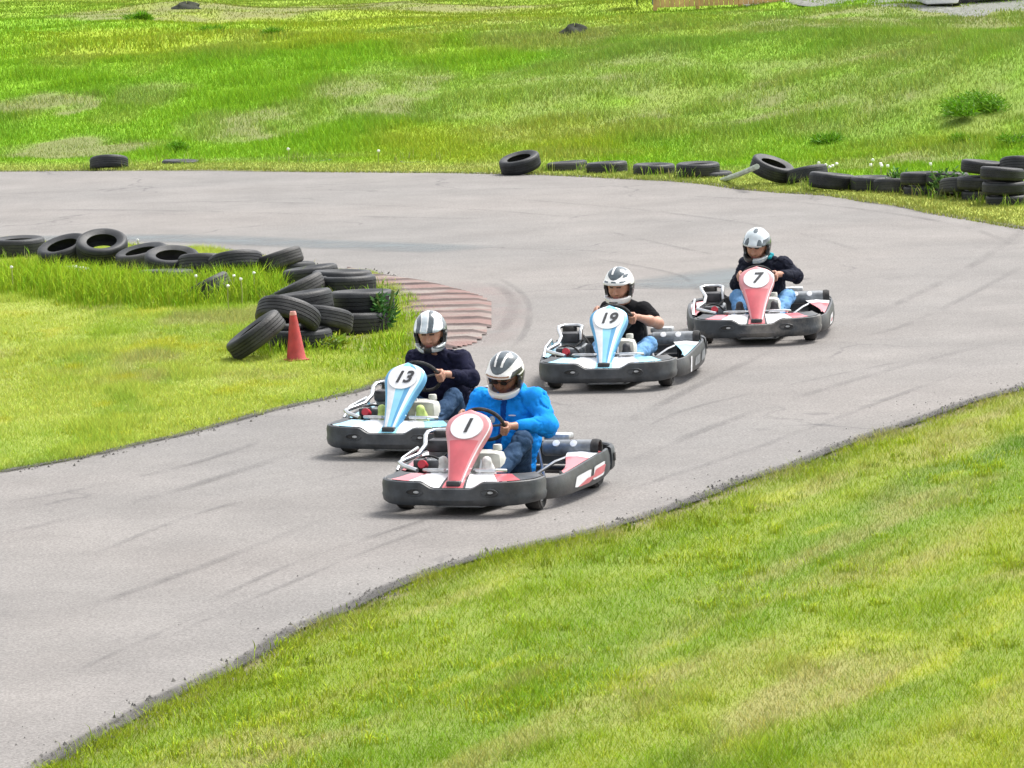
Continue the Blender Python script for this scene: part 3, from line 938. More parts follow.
def make_kart(number, scheme, loc, rz, label, steer=0.0, seed=0):
    red = scheme == 'red'
    C1, C2 = (M_red, M_pinkred) if red else (M_cyan, M_blue)
    k = empty('go_kart', loc, rz)
    tag(k, label, 'go-kart', 'rental go-karts on the track')
    # frame, floor
    b = MB()
    for s in (-1, 1):
        b.tube([(s * .16, -.86, .075), (s * .20, -.5, .07), (s * .30, -.1, .07), (s * .32, .5, .07), (s * .24, .72, .08)], .016)
        b.tube([(s * .20, -.55, .07), (s * .42, -.58, .10), (s * .48, -.56, .13)], .014)
        b.tube([(s * .30, 0, .07), (s * .60, .02, .12)], .014)
        b.tube([(s * .30, .3, .07), (s * .60, .32, .12)], .014)
        b.tube([(s * .62, -.28, .13), (s * .645, .1, .13), (s * .62, .42, .13)], .014)
    b.tube([(-.52, .47, .14), (.52, .47, .14)], .02)
    b.tube([(-.24, .72, .08), (0, .74, .08), (.24, .72, .08)], .016)
    b.build('frame', M_frame, k)
    MB().prism([(-.17, -.86, .05), (.17, -.86, .05), (.29, -.1, .05), (.29, .12, .05), (-.29, .12, .05), (-.29, -.1, .05)], (0, 0, .006)).build('floor_tray', M_grey, k)
    # wheels
    for x, y, Ro, Wd in ((-.475, -.60, .128, .115), (.475, -.60, .128, .115), (-.53, .47, .138, .17), (.53, .47, .138, .17)):
        w = link('wheel', None, k); w.location = (x, y, Ro); w.rotation_euler = (0, R(90), steer * R(14) if y < 0 else 0)
        MB().lathe(tyre_prof(Ro, Wd, .068), 36, closed=True).build('tyre', M_dark, w)
        MB().lathe([(0, -Wd * .18), (.03, -Wd * .2), (.05, -Wd * .3), (.066, -Wd * .42), (.069, -Wd * .42), (.069, Wd * .42), (.066, Wd * .42), (.05, Wd * .3), (.03, Wd * .2), (0, Wd * .18)], 24).build('rim', M_alu, w)
    # front bumper
    half = [(0, -1.0), (.18, -.996), (.34, -.980), (.455, -.945), (.53, -.875), (.565, -.79), (.572, -.68)]
    P = resample(mirror(half), 81); n = norm2(P)
    if n[40][1] > 0: n = -n
    ax = np.abs(P[:, 0])
    ztop = .245 - .045 * (1 - sstep(.13, .24, ax)) + .004 * sstep(.3, .5, ax)
    zb = .080 + .012 * sstep(.42, .58, ax)
    secs = []
    for i in range(len(P)):
        o = lambda d: (P[i][0] + n[i][0] * d, P[i][1] + n[i][1] * d)
        z0, z1 = zb[i], ztop[i]
        prof = [(-.03, z0 + .002), (-.004, z0), (.008, z0 + .012), (.016, z0 + (z1 - z0) * .33), (.010, z0 + (z1 - z0) * .42), (.013, z0 + (z1 - z0) * .78), (.006, z1 - .006), (-.006, z1), (-.022, z1 - .004)]
        secs.append([(*o(d), z) for d, z in prof])
    fb = MB().loft(secs).build('front_bumper', M_scuff if number == '7' else M_black, k)
    # coloured deck over the bumper
    inner = [(0, -.74), (.16, -.74), (.30, -.73), (.38, -.70), (.43, -.68), (.46, -.66), (.475, -.64)]
    Pi = resample(mirror(inner), 81)
    d = MB()
    for i in range(80):
        q = []
        for j in (i, i + 1):
            e = P[j] - n[j] * .020
            mid = e * .72 + Pi[j] * .28
            q.append([(*e, ztop[j] + .003), (*(mid), .258 - .02 * (1 - sstep(.10, .26, ax[j]))), (*(e * .3 + Pi[j] * .7), .275), (*Pi[j], .268)])
        a = (ax[i] + ax[i + 1]) / 2
        m = 0 if a < .085 else (2 if a < .105 else (1 if a < .26 else (2 if a < .275 and red else (1 if a < .33 else 0))))
        if not red: m = 0 if a < .07 else (1 if a < .30 else (0 if a < .50 else 3))
        elif a > .49: m = 3
        d.add(q[0] + q[1], [(0, 1, 5, 4), (1, 2, 6, 5), (2, 3, 7, 6)], m)
    d.build('deck_panel', [C1, M_white, M_ink, M_black], fb)
    for s in (-1, 1):
        b = MB(); cx = s * .27
        ring = [(cx + .062 * math.cos(t), -1.004 + .02 * abs(s * .27 + .062 * math.cos(t)) ** 2 * 2.6, .172 + .024 * math.sin(t)) for t in np.linspace(0, 2 * math.pi, 28, endpoint=False)]
        yb = -1.000
        ring = [(x_, yb - .006 if False else -1.004, z_) for x_, _, z_ in ring]
        b.tube(ring, .006, 6, closed=True)
        b.prism([(cx + .058 * math.cos(t), -.990, .172 + .021 * math.sin(t)) for t in np.linspace(0, 2 * math.pi, 24, endpoint=False)], (0, -.012, 0), m=1)
        b.prism([(cx + .020 * math.cos(t) + .012, -1.0, .174 + .009 * math.sin(t)) for t in np.linspace(0, 2 * math.pi, 16, endpoint=False)], (0, -.006, 0), m=2)
        b.build('bumper_slot', [M_black, M_dark, M_alu], fb)
    # nose panel
    Bp = Vector((0, -.93, .235)); Tp = Vector((0, -.51, .675)); a_ = (Tp - Bp).normalized(); L = (Tp - Bp).length
    nn = Vector((1, 0, 0)).cross(a_).normalized()
    ts = [0, .06, .15, .3, .45, .55, .63, .70, .77, .83, .885, .93, .965, .99, 1.0]
    hw = [.048, .054, .062, .080, .102, .119, .135, .149, .157, .156, .145, .121, .087, .045, .012]
    tt = np.linspace(0, 1, 34); hh = np.interp(tt, ts, hw)
    b = MB()
    cols_ = [-1.0, -.86, -.60, -.30, 0, .30, .60, .86, 1.0]
    rows = []
    for t, w in zip(tt, hh):
        row = []
        back = Bp + a_ * (L * t)
        row.append(back + Vector((-w - .006, 0, 0)) - nn * .055)
        row.append(back + Vector((-w - .006, 0, 0)) - nn * .008)
        for c in cols_:
            lift = .018 * (1 - abs(c) ** 2.5) if abs(c) < .99 else 0.0
            row.append(back + Vector((c * w, 0, 0)) + nn * lift)
        row.append(back + Vector((w + .006, 0, 0)) - nn * .008)
        row.append(back + Vector((w + .006, 0, 0)) - nn * .055)
        rows.append(row)
    nc = len(rows[0]); vs = [p for r_ in rows for p in r_]
    if red: cm_ = [3, 1, 1, 0, 0, 0, 0, 0, 0, 1, 2, 3]
    else: cm_ = [3, 1, 1, 2, 2, 0, 0, 1, 2, 0, 1, 3]
    for i in range(len(rows) - 1):
        for j in range(nc - 1):
            m = cm_[j]
            if red:
                m = {3: 1, 1: 1, 0: 0, 2: 2}[m]
                if 3 <= j <= 8 and tt[i] > .56: m = 1
            else:
                m = {3: 1, 1: 1, 0: 0, 2: 2}[m]
            b.add([vs[i * nc + j], vs[i * nc + j + 1], vs[(i + 1) * nc + j + 1], vs[(i + 1) * nc + j]], [(0, 1, 2, 3)], m)
    b.add([r_[0] for r_ in rows] + [r_[-1] for r_ in rows], [(i, i + 1, len(rows) + i + 1, len(rows) + i) for i in range(len(rows) - 1)], 3)
    b.add(rows[0], [tuple(range(nc))], 3); b.add(rows[-1], [tuple(range(nc))], 0)
    b.box(Bp + Vector((0, -.012, -.012)), (.105, .05, .045), .012, 3)
    npan = b.build('nose_panel', [C1, C2, M_white, M_black] if red else [M_cyan, M_blue, M_white, M_black], k, 50)
    # weld so the panel shades as one skin
    bm = bmesh.new(); bm.from_mesh(npan.data); bmesh.ops.remove_doubles(bm, verts=bm.verts, dist=1e-4); bmesh.ops.recalc_face_normals(bm, faces=bm.faces); bm.to_mesh(npan.data); bm.free()
    npan.data.set_sharp_from_angle(angle=R(40))
    cN = Bp + a_ * (L * .76)
    N = 40; b = MB(); rx, ry = .118, .108
    el = [(rx * math.cos(q), ry * math.sin(q)) for q in np.linspace(0, 2 * math.pi, N, endpoint=False)]
    top_ = [cN + Vector((x_, 0, 0)) + a_ * y_ + nn * (.0235 - .35 * x_ * x_) for x_, y_ in el]; bot_ = [p - nn * .02 for p in top_]
    cc_ = cN + nn * .0240
    b.add([cc_] + top_ + bot_, [(0, 1 + i, 1 + (i + 1) % N) for i in range(N)] + [(1 + i, 1 + N + i, 1 + N + (i + 1) % N, 1 + (i + 1) % N) for i in range(N)])
    b.build('number_disc', M_white, npan)
    me = text_mesh(number, .165 if len(number) == 1 else .150, [M_ink])
    mm = Matrix((Vector((1, 0, 0)), a_, nn)).transposed().to_4x4(); mm.translation = cN + nn * .0262
    me.transform(mm)
    link('race_number', me, npan)
    # side pods
    for s in (-1, 1):
        half = [(.505, -.585), (.575, -.545), (.622, -.44), (.645, -.28), (.662, -.05), (.675, .20), (.672, .40), (.650, .56)]
        P2 = resample([(s * x_, y_) for x_, y_ in half], 40); n2 = norm2(P2)
        if n2[20][0] * s < 0: n2 = -n2
        t = np.linspace(0, 1, 40)
        zt1 = .215 + .055 * sstep(0, .85, t); zb1 = .070 + .02 * sstep(.6, 1, t)
        secs = []
        for i in range(40):
            o = lambda q: (P2[i][0] + n2[i][0] * q, P2[i][1] + n2[i][1] * q)
            h_ = zt1[i] - zb1[i]
            prof = [(-.05, zb1[i]), (-.008, zb1[i] - .002), (.006, zb1[i] + .012), (.016, zb1[i] + h_ * .35), (.012, zb1[i] + h_ * .75), (.0, zt1[i]), (-.016, zt1[i] + .003), (-.03, zt1[i] - .006)]
            secs.append([(*o(q), z_) for q, z_ in prof])
        b = MB().loft(secs, caps=False)
        pod = b.build('side_pod', M_black, k)
        dk_ = MB()
        for i in range(9, 37):
            q = []
            for j in (i, i + 1):
                e = P2[j] - n2[j] * .03
                wI = .03 + .20 * sstep(.2, .85, t[j])
                inn = np.array((e[0] - s * wI, e[1] + .03))
                q += [(*e, zt1[j] - .002), (*(e * .5 + inn * .5), zt1[j] + .010), (*inn, zt1[j] + .004)]
            tm_ = t[i]
            m = (0 if tm_ < .10 else 1) if red and False else (1 if (.62 < tm_ < .80) else 0)
            dk_.add(q, [(0, 1, 4, 3), (1, 2, 5, 4)], m)
        dk_.build('deck_panel', [C1, M_white], pod)
        # graphics on the outside of the pod
        def patch(t0, t1, h0, h1, m_, nm, slant=0.0, lift=.019):
            b = MB(); K = 8; rows_ = []
            for q in range(K + 1):
                for hv in (0, 1):
                    tq = t0 + (t1 - t0) * q / K + slant * hv
                    xx = np.interp(tq, t, P2[:, 0]); yy = np.interp(tq, t, P2[:, 1]); nx2 = np.interp(tq, t, n2[:, 0]); ny2 = np.interp(tq, t, n2[:, 1])
                    zb_ = np.interp(tq, t, zb1); zt_ = np.interp(tq, t, zt1); hq = (h0, h1)[hv]
                    if q in (0, K): hq = h0 + .03 if hv == 0 else h1 - .03
                    rows_.append((xx + nx2 * lift, yy + ny2 * lift, zb_ + (zt_ - zb_) * hq))
            b.add(rows_, [(2 * q, 2 * q + 1, 2 * q + 3, 2 * q + 2) for q in range(K)], 0)
            return b.build(nm, m_, pod)
        if number in ('1',):
            patch(.30, .54, .22, .68, M_white, 'side_decal', .03); patch(.35, .54, .20, .40, M_red, 'side_stripe', .12, .021)
            patch(.59, .79, .22, .70, M_white, 'side_decal', .03); patch(.59, .79, .30, .58, M_red, 'side_stripe', .04, .021)
        elif number == '7':
            patch(.24, .44, .25, .75, M_white, 'side_decal', .05); patch(.29, .41, .38, .52, M_red, 'side_stripe', .03, .021)
        else:
            patch(.24, .28, .10, .92, M_white, 'side_stripe', .02); patch(.38, .55, .28, .68, M_grey, 'side_decal', .03); patch(.63, .79, .30, .70, M_grey, 'side_decal', .03)
    # rear bumper
    half = [(0, .92), (.30, .915), (.50, .88), (.60, .80), (.645, .70), (.652, .60)]
    P3 = resample(mirror(half), 61); n3 = norm2(P3)
    if n3[30][1] < 0: n3 = -n3
    secs = []
    for i in range(61):
        o = lambda q: (P3[i][0] + n3[i][0] * q, P3[i][1] + n3[i][1] * q)
        secs.append([(*o(q), z_) for q, z_ in ((-.045, .110), (-.006, .105), (.010, .125), (.016, .19), (.010, .262), (-.004, .278), (-.022, .275), (-.03, .262))])
    rb = MB().loft(secs).build('rear_bumper', M_black, k)
    for s in (-1, 1):
        MB().box((s * .672, .655, .20), (.006, .035, .06), .002).build('bumper_slot', M_dark, rb)
    # seat
    pr = [(-.02, .150), (.03, .085), (.14, .062), (.27, .075), (.345, .16), (.385, .30), (.415, .45), (.435, .56), (.44, .60)]
    ws = [.15, .175, .185, .195, .205, .205, .19, .165, .13]
    P4 = resample(pr, 22); W4 = np.interp(np.linspace(0, 1, 22), np.linspace(0, 1, 9), ws); n4 = norm2(P4)
    if n4[5][1] < 0: n4 = -n4
    us = np.linspace(-1, 1, 15)
    secs = []
    for i in range(22):
        lip = .11 * math.sin(math.pi * min(1, .15 + i / 24)) ** .7
        f = [(u * W4[i], P4[i][0] + n4[i][0] * lip * abs(u) ** 3.5, P4[i][1] + n4[i][1] * lip * abs(u) ** 3.5) for u in us]
        g = [(u * (W4[i] + .006), P4[i][0] + n4[i][0] * (lip * abs(u) ** 3.5 - .012), P4[i][1] + n4[i][1] * (lip * abs(u) ** 3.5 - .012)) for u in us[::-1]]
        secs.append(f + g)
    MB().loft(secs, closed=True, caps=True).build('seat', M_black, k)
    # steering
    Cw = Vector((0, -.27, .550)); nw = Vector((0, .80, .60)).normalized(); vw = Vector((0, -.60, .80)).normalized(); uw = Vector((1, 0, 0))
    rw = .150
    st = Matrix.Rotation(steer * R(60), 3, nw)
    U, Vv = st @ uw, st @ vw
    sw = MB().tube([Cw + U * rw * math.cos(q) + Vv * rw * math.sin(q) for q in np.linspace(0, 2 * math.pi, 40, endpoint=False)], .0135, 8, closed=True).build('steering_wheel', M_dark, k)
    b = MB()
    for q in (R(15), R(165), R(270)):
        b.tube([Cw - nw * .02, Cw + (U * math.cos(q) + Vv * math.sin(q)) * rw], .009, 6)
    b.lathe([(0, .0), (.035, .0), (.04, -.012), (.035, -.03), (0, -.03)], 16, Matrix.Translation(Cw) @ nw.to_track_quat('Z', 'Y').to_matrix().to_4x4())
    b.build('spokes', M_frame, sw)
    MB().tube([Cw - nw * .02, Cw - nw * .30, Cw - nw * .42 + Vector((0, 0, .01))], .012, 8).build('steering_column', M_steel, k)
    b = MB()
    for s in (-1, 1): b.tube([(s * .05, -.60, .10), (s * .06, -.52, .32), (s * .03, -.46, .40)], .011)
    b.build('column_support', M_steel, k)
    # tank between the legs, pedals, bars
    b = MB(); b.box((.085, -.44, .245), (.25, .16, .30), .06)
    tk = b.build('fuel_tank', M_tank, k)
    MB().lathe([(0, .03), (.028, .03), (.032, .02), (.032, -.01), (0, -.01)], 18, Matrix.Translation((.15, -.42, .400))).build('cap', M_tank, tk)
    for s in (-1, 1):
        b = MB(); b.tube([(s * .135, -.72, .09), (s * .15, -.74, .2), (s * .16, -.73, .265)], .010); b.tube([(s * .105, -.745, .262), (s * .235, -.745, .262)], .012)
        b.build('pedal', M_steel, k)
        MB().tube([(s * .07, -.70, .285), (s * .12, -.80, .30), (s * .26, -.80, .30), (s * .30, -.70, .285)], .013).build('heel_guard', M_steel, k)
    # engine on the left of the photo, with its hoop
    b = MB(); b.box((-.43, .16, .20), (.22, .30, .16), .02)
    for i in range(6): b.box((-.43, .02 + i * .05, .31), (.17, .018, .09), .004)
    en = b.build('engine', M_grey, k)
    MB().box((-.44, .06, .36), (.17, .16, .09), .022).build('air_box', M_frame, en)
    MB().lathe([(0, .05), (.055, .05), (.065, .035), (.065, -.035), (0, -.04)], 22, Matrix.Translation((-.46, .17, .395))).build('starter_cover', M_dark, en)
    MB().box((-.40, -.13, .24), (.17, .16, .10), .025).build('battery_box', M_grey, k)
    hp = [(-.38, -.62, .27), (-.50, -.56, .295), (-.555, -.49, .305), (-.55, -.40, .31), (-.50, -.24, .33), (-.49, -.12, .38), (-.535, .02, .43), (-.545, .10, .445), (-.50, .15, .452), (-.38, .15, .452), (-.34, .10, .445), (-.34, .02, .42), (-.335, -.02, .34)]
    hp = [tuple(v) for v in [Vector(p) for p in hp]]
    MB().tube(hp, .0165, 10).build('side_hoop', M_steel, k)
    MB().box((-.47, -.30, .275), (.07, .12, .07), .015).build('relay_box', M_frame, k)
    MB().lathe([(0, .03), (.03, .03), (.034, .0), (.03, -.03), (0, -.03)], 14, Matrix.Translation((-.40, -.44, .285)) @ Matrix.Rotation(R(70), 4, 'X')).build('fuel_cap', M_redcap, k)
    for q0_, q1_, q2_, q3_ in (((-.38, -.10, .29), (-.30, -.02, .34), (-.30, .08, .36), (-.36, .14, .38)), ((-.50, -.32, .30), (-.44, -.22, .34), (-.36, -.16, .32), (-.28, -.30, .22)), ((-.33, .02, .38), (-.24, -.10, .33), (-.18, -.25, .25), (-.12, -.36, .20))):
        MB().tube([tuple(v) for v in np.array([(1 - t) ** 3 * np.array(q0_) + 3 * t * (1 - t) ** 2 * np.array(q1_) + 3 * t * t * (1 - t) * np.array(q2_) + t ** 3 * np.array(q3_) for t in np.linspace(0, 1, 12)])], .008, 6).build('hose', M_dark, k)
    b = MB(); b.tube([(-.60, -.42, .24), (-.60, -.30, .31), (-.60, .02, .34), (-.60, .10, .25)], .013, 8); b.build('side_rail', M_steel, k)
    # silencer on the right of the photo
    b = MB(); mt_ = Matrix.Translation((.42, .40, .295)) @ Matrix.Rotation(R(90), 4, 'Y')
    b.lathe([(0, -.20), (.045, -.20), (.058, -.185), (.060, .15), (.058, .17)], 24, mt_)
    si = b.build('silencer', M_grey, k)
    MB().lathe([(.058, .165), (.066, .17), (.068, .20), (.060, .225), (.048, .222), (.044, .19), (0, .18)], 24, mt_).build('outlet', M_dark, si)
    for xx in (.33, .46):
        c0 = Vector((xx, .40, .295)) + Vector((0, -.75, .66)).normalized() * .0605
        q = Vector((0, -.75, .66)).to_track_quat('Z', 'Y').to_matrix().to_4x4()
        b = MB().lathe([(0, .004), (.026, .002), (.027, -.006)], 18, Matrix.Translation(c0) @ q)
        b.build('badge', M_white, si)
    MB().box((.30, .52, .36), (.20, .12, .05), .018).build('guard_cover', M_alu, k)
    b = MB()
    b.tube([(.22, -.02, .12), (.40, .10, .235), (.52, .27, .275)], .012)
    b.tube([(.20, .34, .30), (.235, .30, .18), (.28, .22, .09)], .012)
    b.build('seat_stay', M_steel, k)
    return k, (Cw, U, Vv, nw, rw)


def place(px_, py_, yaw):
    """kart origin so that the middle of the bumper's lower edge stands at a point of the track seen at a pixel"""
    p = at(px_, py_, .08 + RZ)
    q = Matrix.Rotation(R(-yaw), 3, 'Z') @ Vector((0, -1.0, 0))
    return (p.x - q.x, p.y - q.y, RZ)


KARTS = [
    ('1', 'red', (452, 506), 18.5, .28, 'red go-kart numbered 1 in front, white and red striped side pod'),
    ('13', 'blue', (386.5, 449.5), 22, .05, 'light blue go-kart numbered 13 partly hidden behind the red kart beside the grass'),
    ('19', 'blue', (603.5, 383), 10, .12, 'light blue go-kart numbered 19 alone in the middle of the asphalt'),
    ('7', 'red', (757, 337.5), 5, .02, 'red go-kart numbered 7 at the back of the pack with scuffed front bumper'),
]
BUILT = []
for i, (num, sc_, pxy, yaw, steer, lab) in enumerate(KARTS):
    loc = place(*pxy, yaw)
    kk, sw = make_kart(num, sc_, loc, R(-yaw), lab, steer, i)
    BUILT.append((kk, sw, loc, R(-yaw)))
# ------------------------------------------------------------------ drivers
def mat_skin(name, base):
    m = mat(name, base, rough=0.5, noise=0.10, nscale=25, bump=0.05, bscale=120)
    b = m.node_tree.nodes['Principled BSDF']
    b.inputs['Subsurface Weight'].default_value = 0.15; b.inputs['Subsurface Radius'].default_value = (.012, .005, .003)
    return m


def mat_cloth(name, base, col2=None, noise=.16, sc=26):
    return mat(name, base, rough=0.9, noise=noise, nscale=sc, bump=0.35, bscale=240, spec=.15, col2=col2)


M_skin = mat_skin('skin', (0.44, 0.225, 0.155)); M_lip = mat_skin('lips', (0.36, 0.13, 0.11)); M_brow = mat('eyebrow_hair', (0.06, 0.04, 0.03), rough=.9)
M_eye = mat('eye', (0.05, 0.04, 0.04), rough=.2)
M_fleece = mat_cloth('blue_fleece', (0.009, 0.245, 0.74)); M_fleece_d = mat_cloth('dark_blue_placket', (0.008, 0.07, 0.30))
M_navy = mat_cloth('navy_knit', (0.010, 0.011, 0.030)); M_tee = mat_cloth('black_cotton', (0.008, 0.008, 0.010))
M_ink_jacket = mat_cloth('ink_blue_shell', (0.014, 0.016, 0.028)); M_teal = mat_cloth('teal_collar', (0.03, 0.30, 0.36))
M_jean_d = mat_cloth('dark_denim', (0.022, 0.050, 0.105), (0.045, 0.085, 0.155), sc=14); M_jean_l = mat_cloth('light_denim', (0.10, 0.24, 0.46), (0.19, 0.36, 0.60), sc=14)
M_shoe_w = mat('pale_trainer', (0.62, 0.62, 0.60), rough=.6, noise=.12, nscale=30); M_shoe_g = mat('yellow_green_trainer', (0.46, 0.58, 0.16), rough=.6, noise=.15, nscale=30)
M_shoe_k = mat('dark_shoe', (0.05, 0.05, 0.055), rough=.6, noise=.2, nscale=30)
M_hw = mat('helmet_white', (0.80, 0.79, 0.78), rough=.18, noise=.04, nscale=15, coat=.6)
M_hs = mat('helmet_silver', (0.60, 0.66, 0.69), rough=.22, metal=.25, noise=.08, nscale=30, coat=.6)
M_hd = mat('helmet_graphite', (0.075, 0.095, 0.11), rough=.2, noise=.35, nscale=20, coat=.6)
M_hk = mat('helmet_black', (0.020, 0.021, 0.023), rough=.3, coat=.4)
M_hc = mat('helmet_copper_line', (0.30, 0.16, 0.10), rough=.3, coat=.4)
M_lining = mat('helmet_lining', (0.025, 0.025, 0.027), rough=.95)
m = bpy.data.materials.new('tinted_visor'); m.use_nodes = True; nt = m.node_tree; bb = nt.nodes['Principled BSDF']
bb.inputs['Base Color'].default_value = (.02, .02, .022, 1); bb.inputs['Roughness'].default_value = .08
t_ = nt.nodes.new('ShaderNodeBsdfTransparent'); t_.inputs['Color'].default_value = (.68, .64, .62, 1); x_ = nt.nodes.new('ShaderNodeMixShader'); x_.inputs['Fac'].default_value = .10
nt.links.new(t_.outputs['BSDF'], x_.inputs[1]); nt.links.new(bb.outputs['BSDF'], x_.inputs[2]); nt.links.new(x_.outputs['Shader'], nt.nodes['Material Output'].inputs['Surface'])
M_visor = m


def V3(*a): return np.array(a, float)


def helmet_mesh(style):
    h = .0038
    g = [np.arange(-.165, .17, h), np.arange(-.20, .20, h), np.arange(-.17, .20, h)]
    X, Y, Z = np.meshgrid(*g, indexing='ij')

    def ell(cx, cy, cz, a, b_, c):
        q = np.sqrt(((X - cx) / a) ** 2 + ((Y - cy) / b_) ** 2 + ((Z - cz) / c) ** 2)
        return (q - 1) * min(a, b_, c)

    def smin(a, b_, k):
        hh = np.clip(.5 + .5 * (b_ - a) / k, 0, 1); return b_ * (1 - hh) + a * hh - k * hh * (1 - hh)
    outer = smin(ell(0, .012, .030, .131, .152, .136), ell(0, -.040, -.062, .110, .128, .078), .05)
    # small ridge over the brow and a chin vent lip
    outer = smin(outer, ell(0, -.105, .066, .095, .040, .020), .03)
    inner = outer + .022
    shell = np.maximum(outer, -inner)
    zc = .004 + .10 * np.abs(X)
    op = np.maximum(np.maximum(np.abs(Z - zc + .10 * np.abs(X) * 1.0) - .053, Y + .030), np.abs(X) - .128)
    op = np.maximum(op, -(Y + .4))
    op2 = np.sqrt(np.maximum(np.abs(Z - .002) - .036, 0) ** 2 + np.maximum(Y + .045, 0) ** 2) - .018
    shell = np.maximum(shell, -op2)
    bottom = -(Z + .108 + .10 * np.minimum(Y, 0.02))
    shell = np.maximum(shell, bottom)
    lo = (g[0][0], g[1][0], g[2][0])
    Vt, Q = surfnets(shell.astype(np.float32), lo, h)
    C = Vt[Q].mean(1); x, y, z = C.T
    q1 = np.sqrt((x / .131) ** 2 + ((y - .012) / .152) ** 2 + ((z - .030) / .136) ** 2)
    q2 = np.sqrt((x / .110) ** 2 + ((y + .04) / .128) ** 2 + ((z + .062) / .078) ** 2)
    ins = (q1 < .93) & (q2 < .93)
    a = np.abs(x)
    chin = (z < -.050) & (y < -.01)
    side = (y > -.035) & (z < .045) & (a > .085)
    mi = np.zeros(len(C), int)
    if style == 'white':            # 0 white 1 graphite 2 black 3 line 4 lining
        mi[:] = 0
        mi[(z > .085 + 5 * a * a) & (a < .092) & (y < .085)] = 1
        mi[(z > .12) & (np.abs(a - .030 - .1 * (y + .05)) < .008) & (y < .05)] = 0
        mi[(a > .098) & (z > .055) & (z < .085) & (y < .03)] = 2
        mi[(y > .06) & (z < .12)] = 0
        mi[side & (z > -.075)] = 2
        mi[(np.abs(z - .072) < .0045) & (y < -.06) & (a < .088)] = 3
        mi[chin & (np.abs(z + .082) < .006) & (a < .035)] = 3
    elif style == 'silver':
        st = np.sin(x * 62 + .9 * np.sin(y * 18)) * (z > .055)
        mi[(a > .09) & (z > .04) & (y > -.02)] = 1
        mi[(st > .40) & (a > .012) & (y < .07)] = 1
        mi[(np.abs(st) < .22) & (z > .07)] = 5
        mi[side & (z < .055)] = 2
        mi[chin & (a < .032)] = 2
        mi[chin & (a >= .032) & (np.sin(z * 150 + x * 60) > .72)] = 1
    elif style == 'dash':
        mi[(z > .094 + 6 * a * a) & (a < .075) & (y < .05)] = 1
        mi[(z > .13) & (np.abs(x + .02) < .01) & (y < .05)] = 0
        mi[(np.abs(z - .115) < .010) & (np.abs(x - .085) < .014) & (y < .0)] = 1
        mi[(np.abs(z - .081) < .005) & (y < -.06) & (np.sin(x * 85 + 1) > -.3) & (a < .1)] = 1
        mi[side & (z > -.065)] = 2
        mi[chin & (np.abs(z + .080) < .006) & (a < .04)] = 2
    else:                            # pale
        st = np.sin(x * 50 + 1.3) * np.sin(y * 30 + 2.2)
        mi[(st > .45) & (z > .07)] = 1
        mi[(a > .088) & (z > .035) & (z < .10)] = 1
        mi[side & (z < .06)] = 2
        mi[chin & (x < .012)] = 2
    mi[ins] = 4
    Vt = Vt.copy(); Vt[:, 2] = np.where(Vt[:, 2] > .02, .02 + (Vt[:, 2] - .02) * 1.14, Vt[:, 2] * 1.06 - .0012)
    return Vt, Q, mi


HEL = {'white': [M_hw, M_hd, M_hk, M_hc, M_lining, M_hw], 'silver': [M_hs, M_hd, M_hk, M_hk, M_lining, M_hw],
       'dash': [M_hw, M_hd, M_hk, M_hk, M_lining, M_hw], 'pale': [M_hs, M_hd, M_hk, M_hk, M_lining, M_hw]}


def bez(a, b, c, n=5):
    return [tuple((1 - t) ** 2 * np.array(a) + 2 * t * (1 - t) * np.array(b) + t * t * np.array(c)) for t in np.linspace(0, 1, n)]


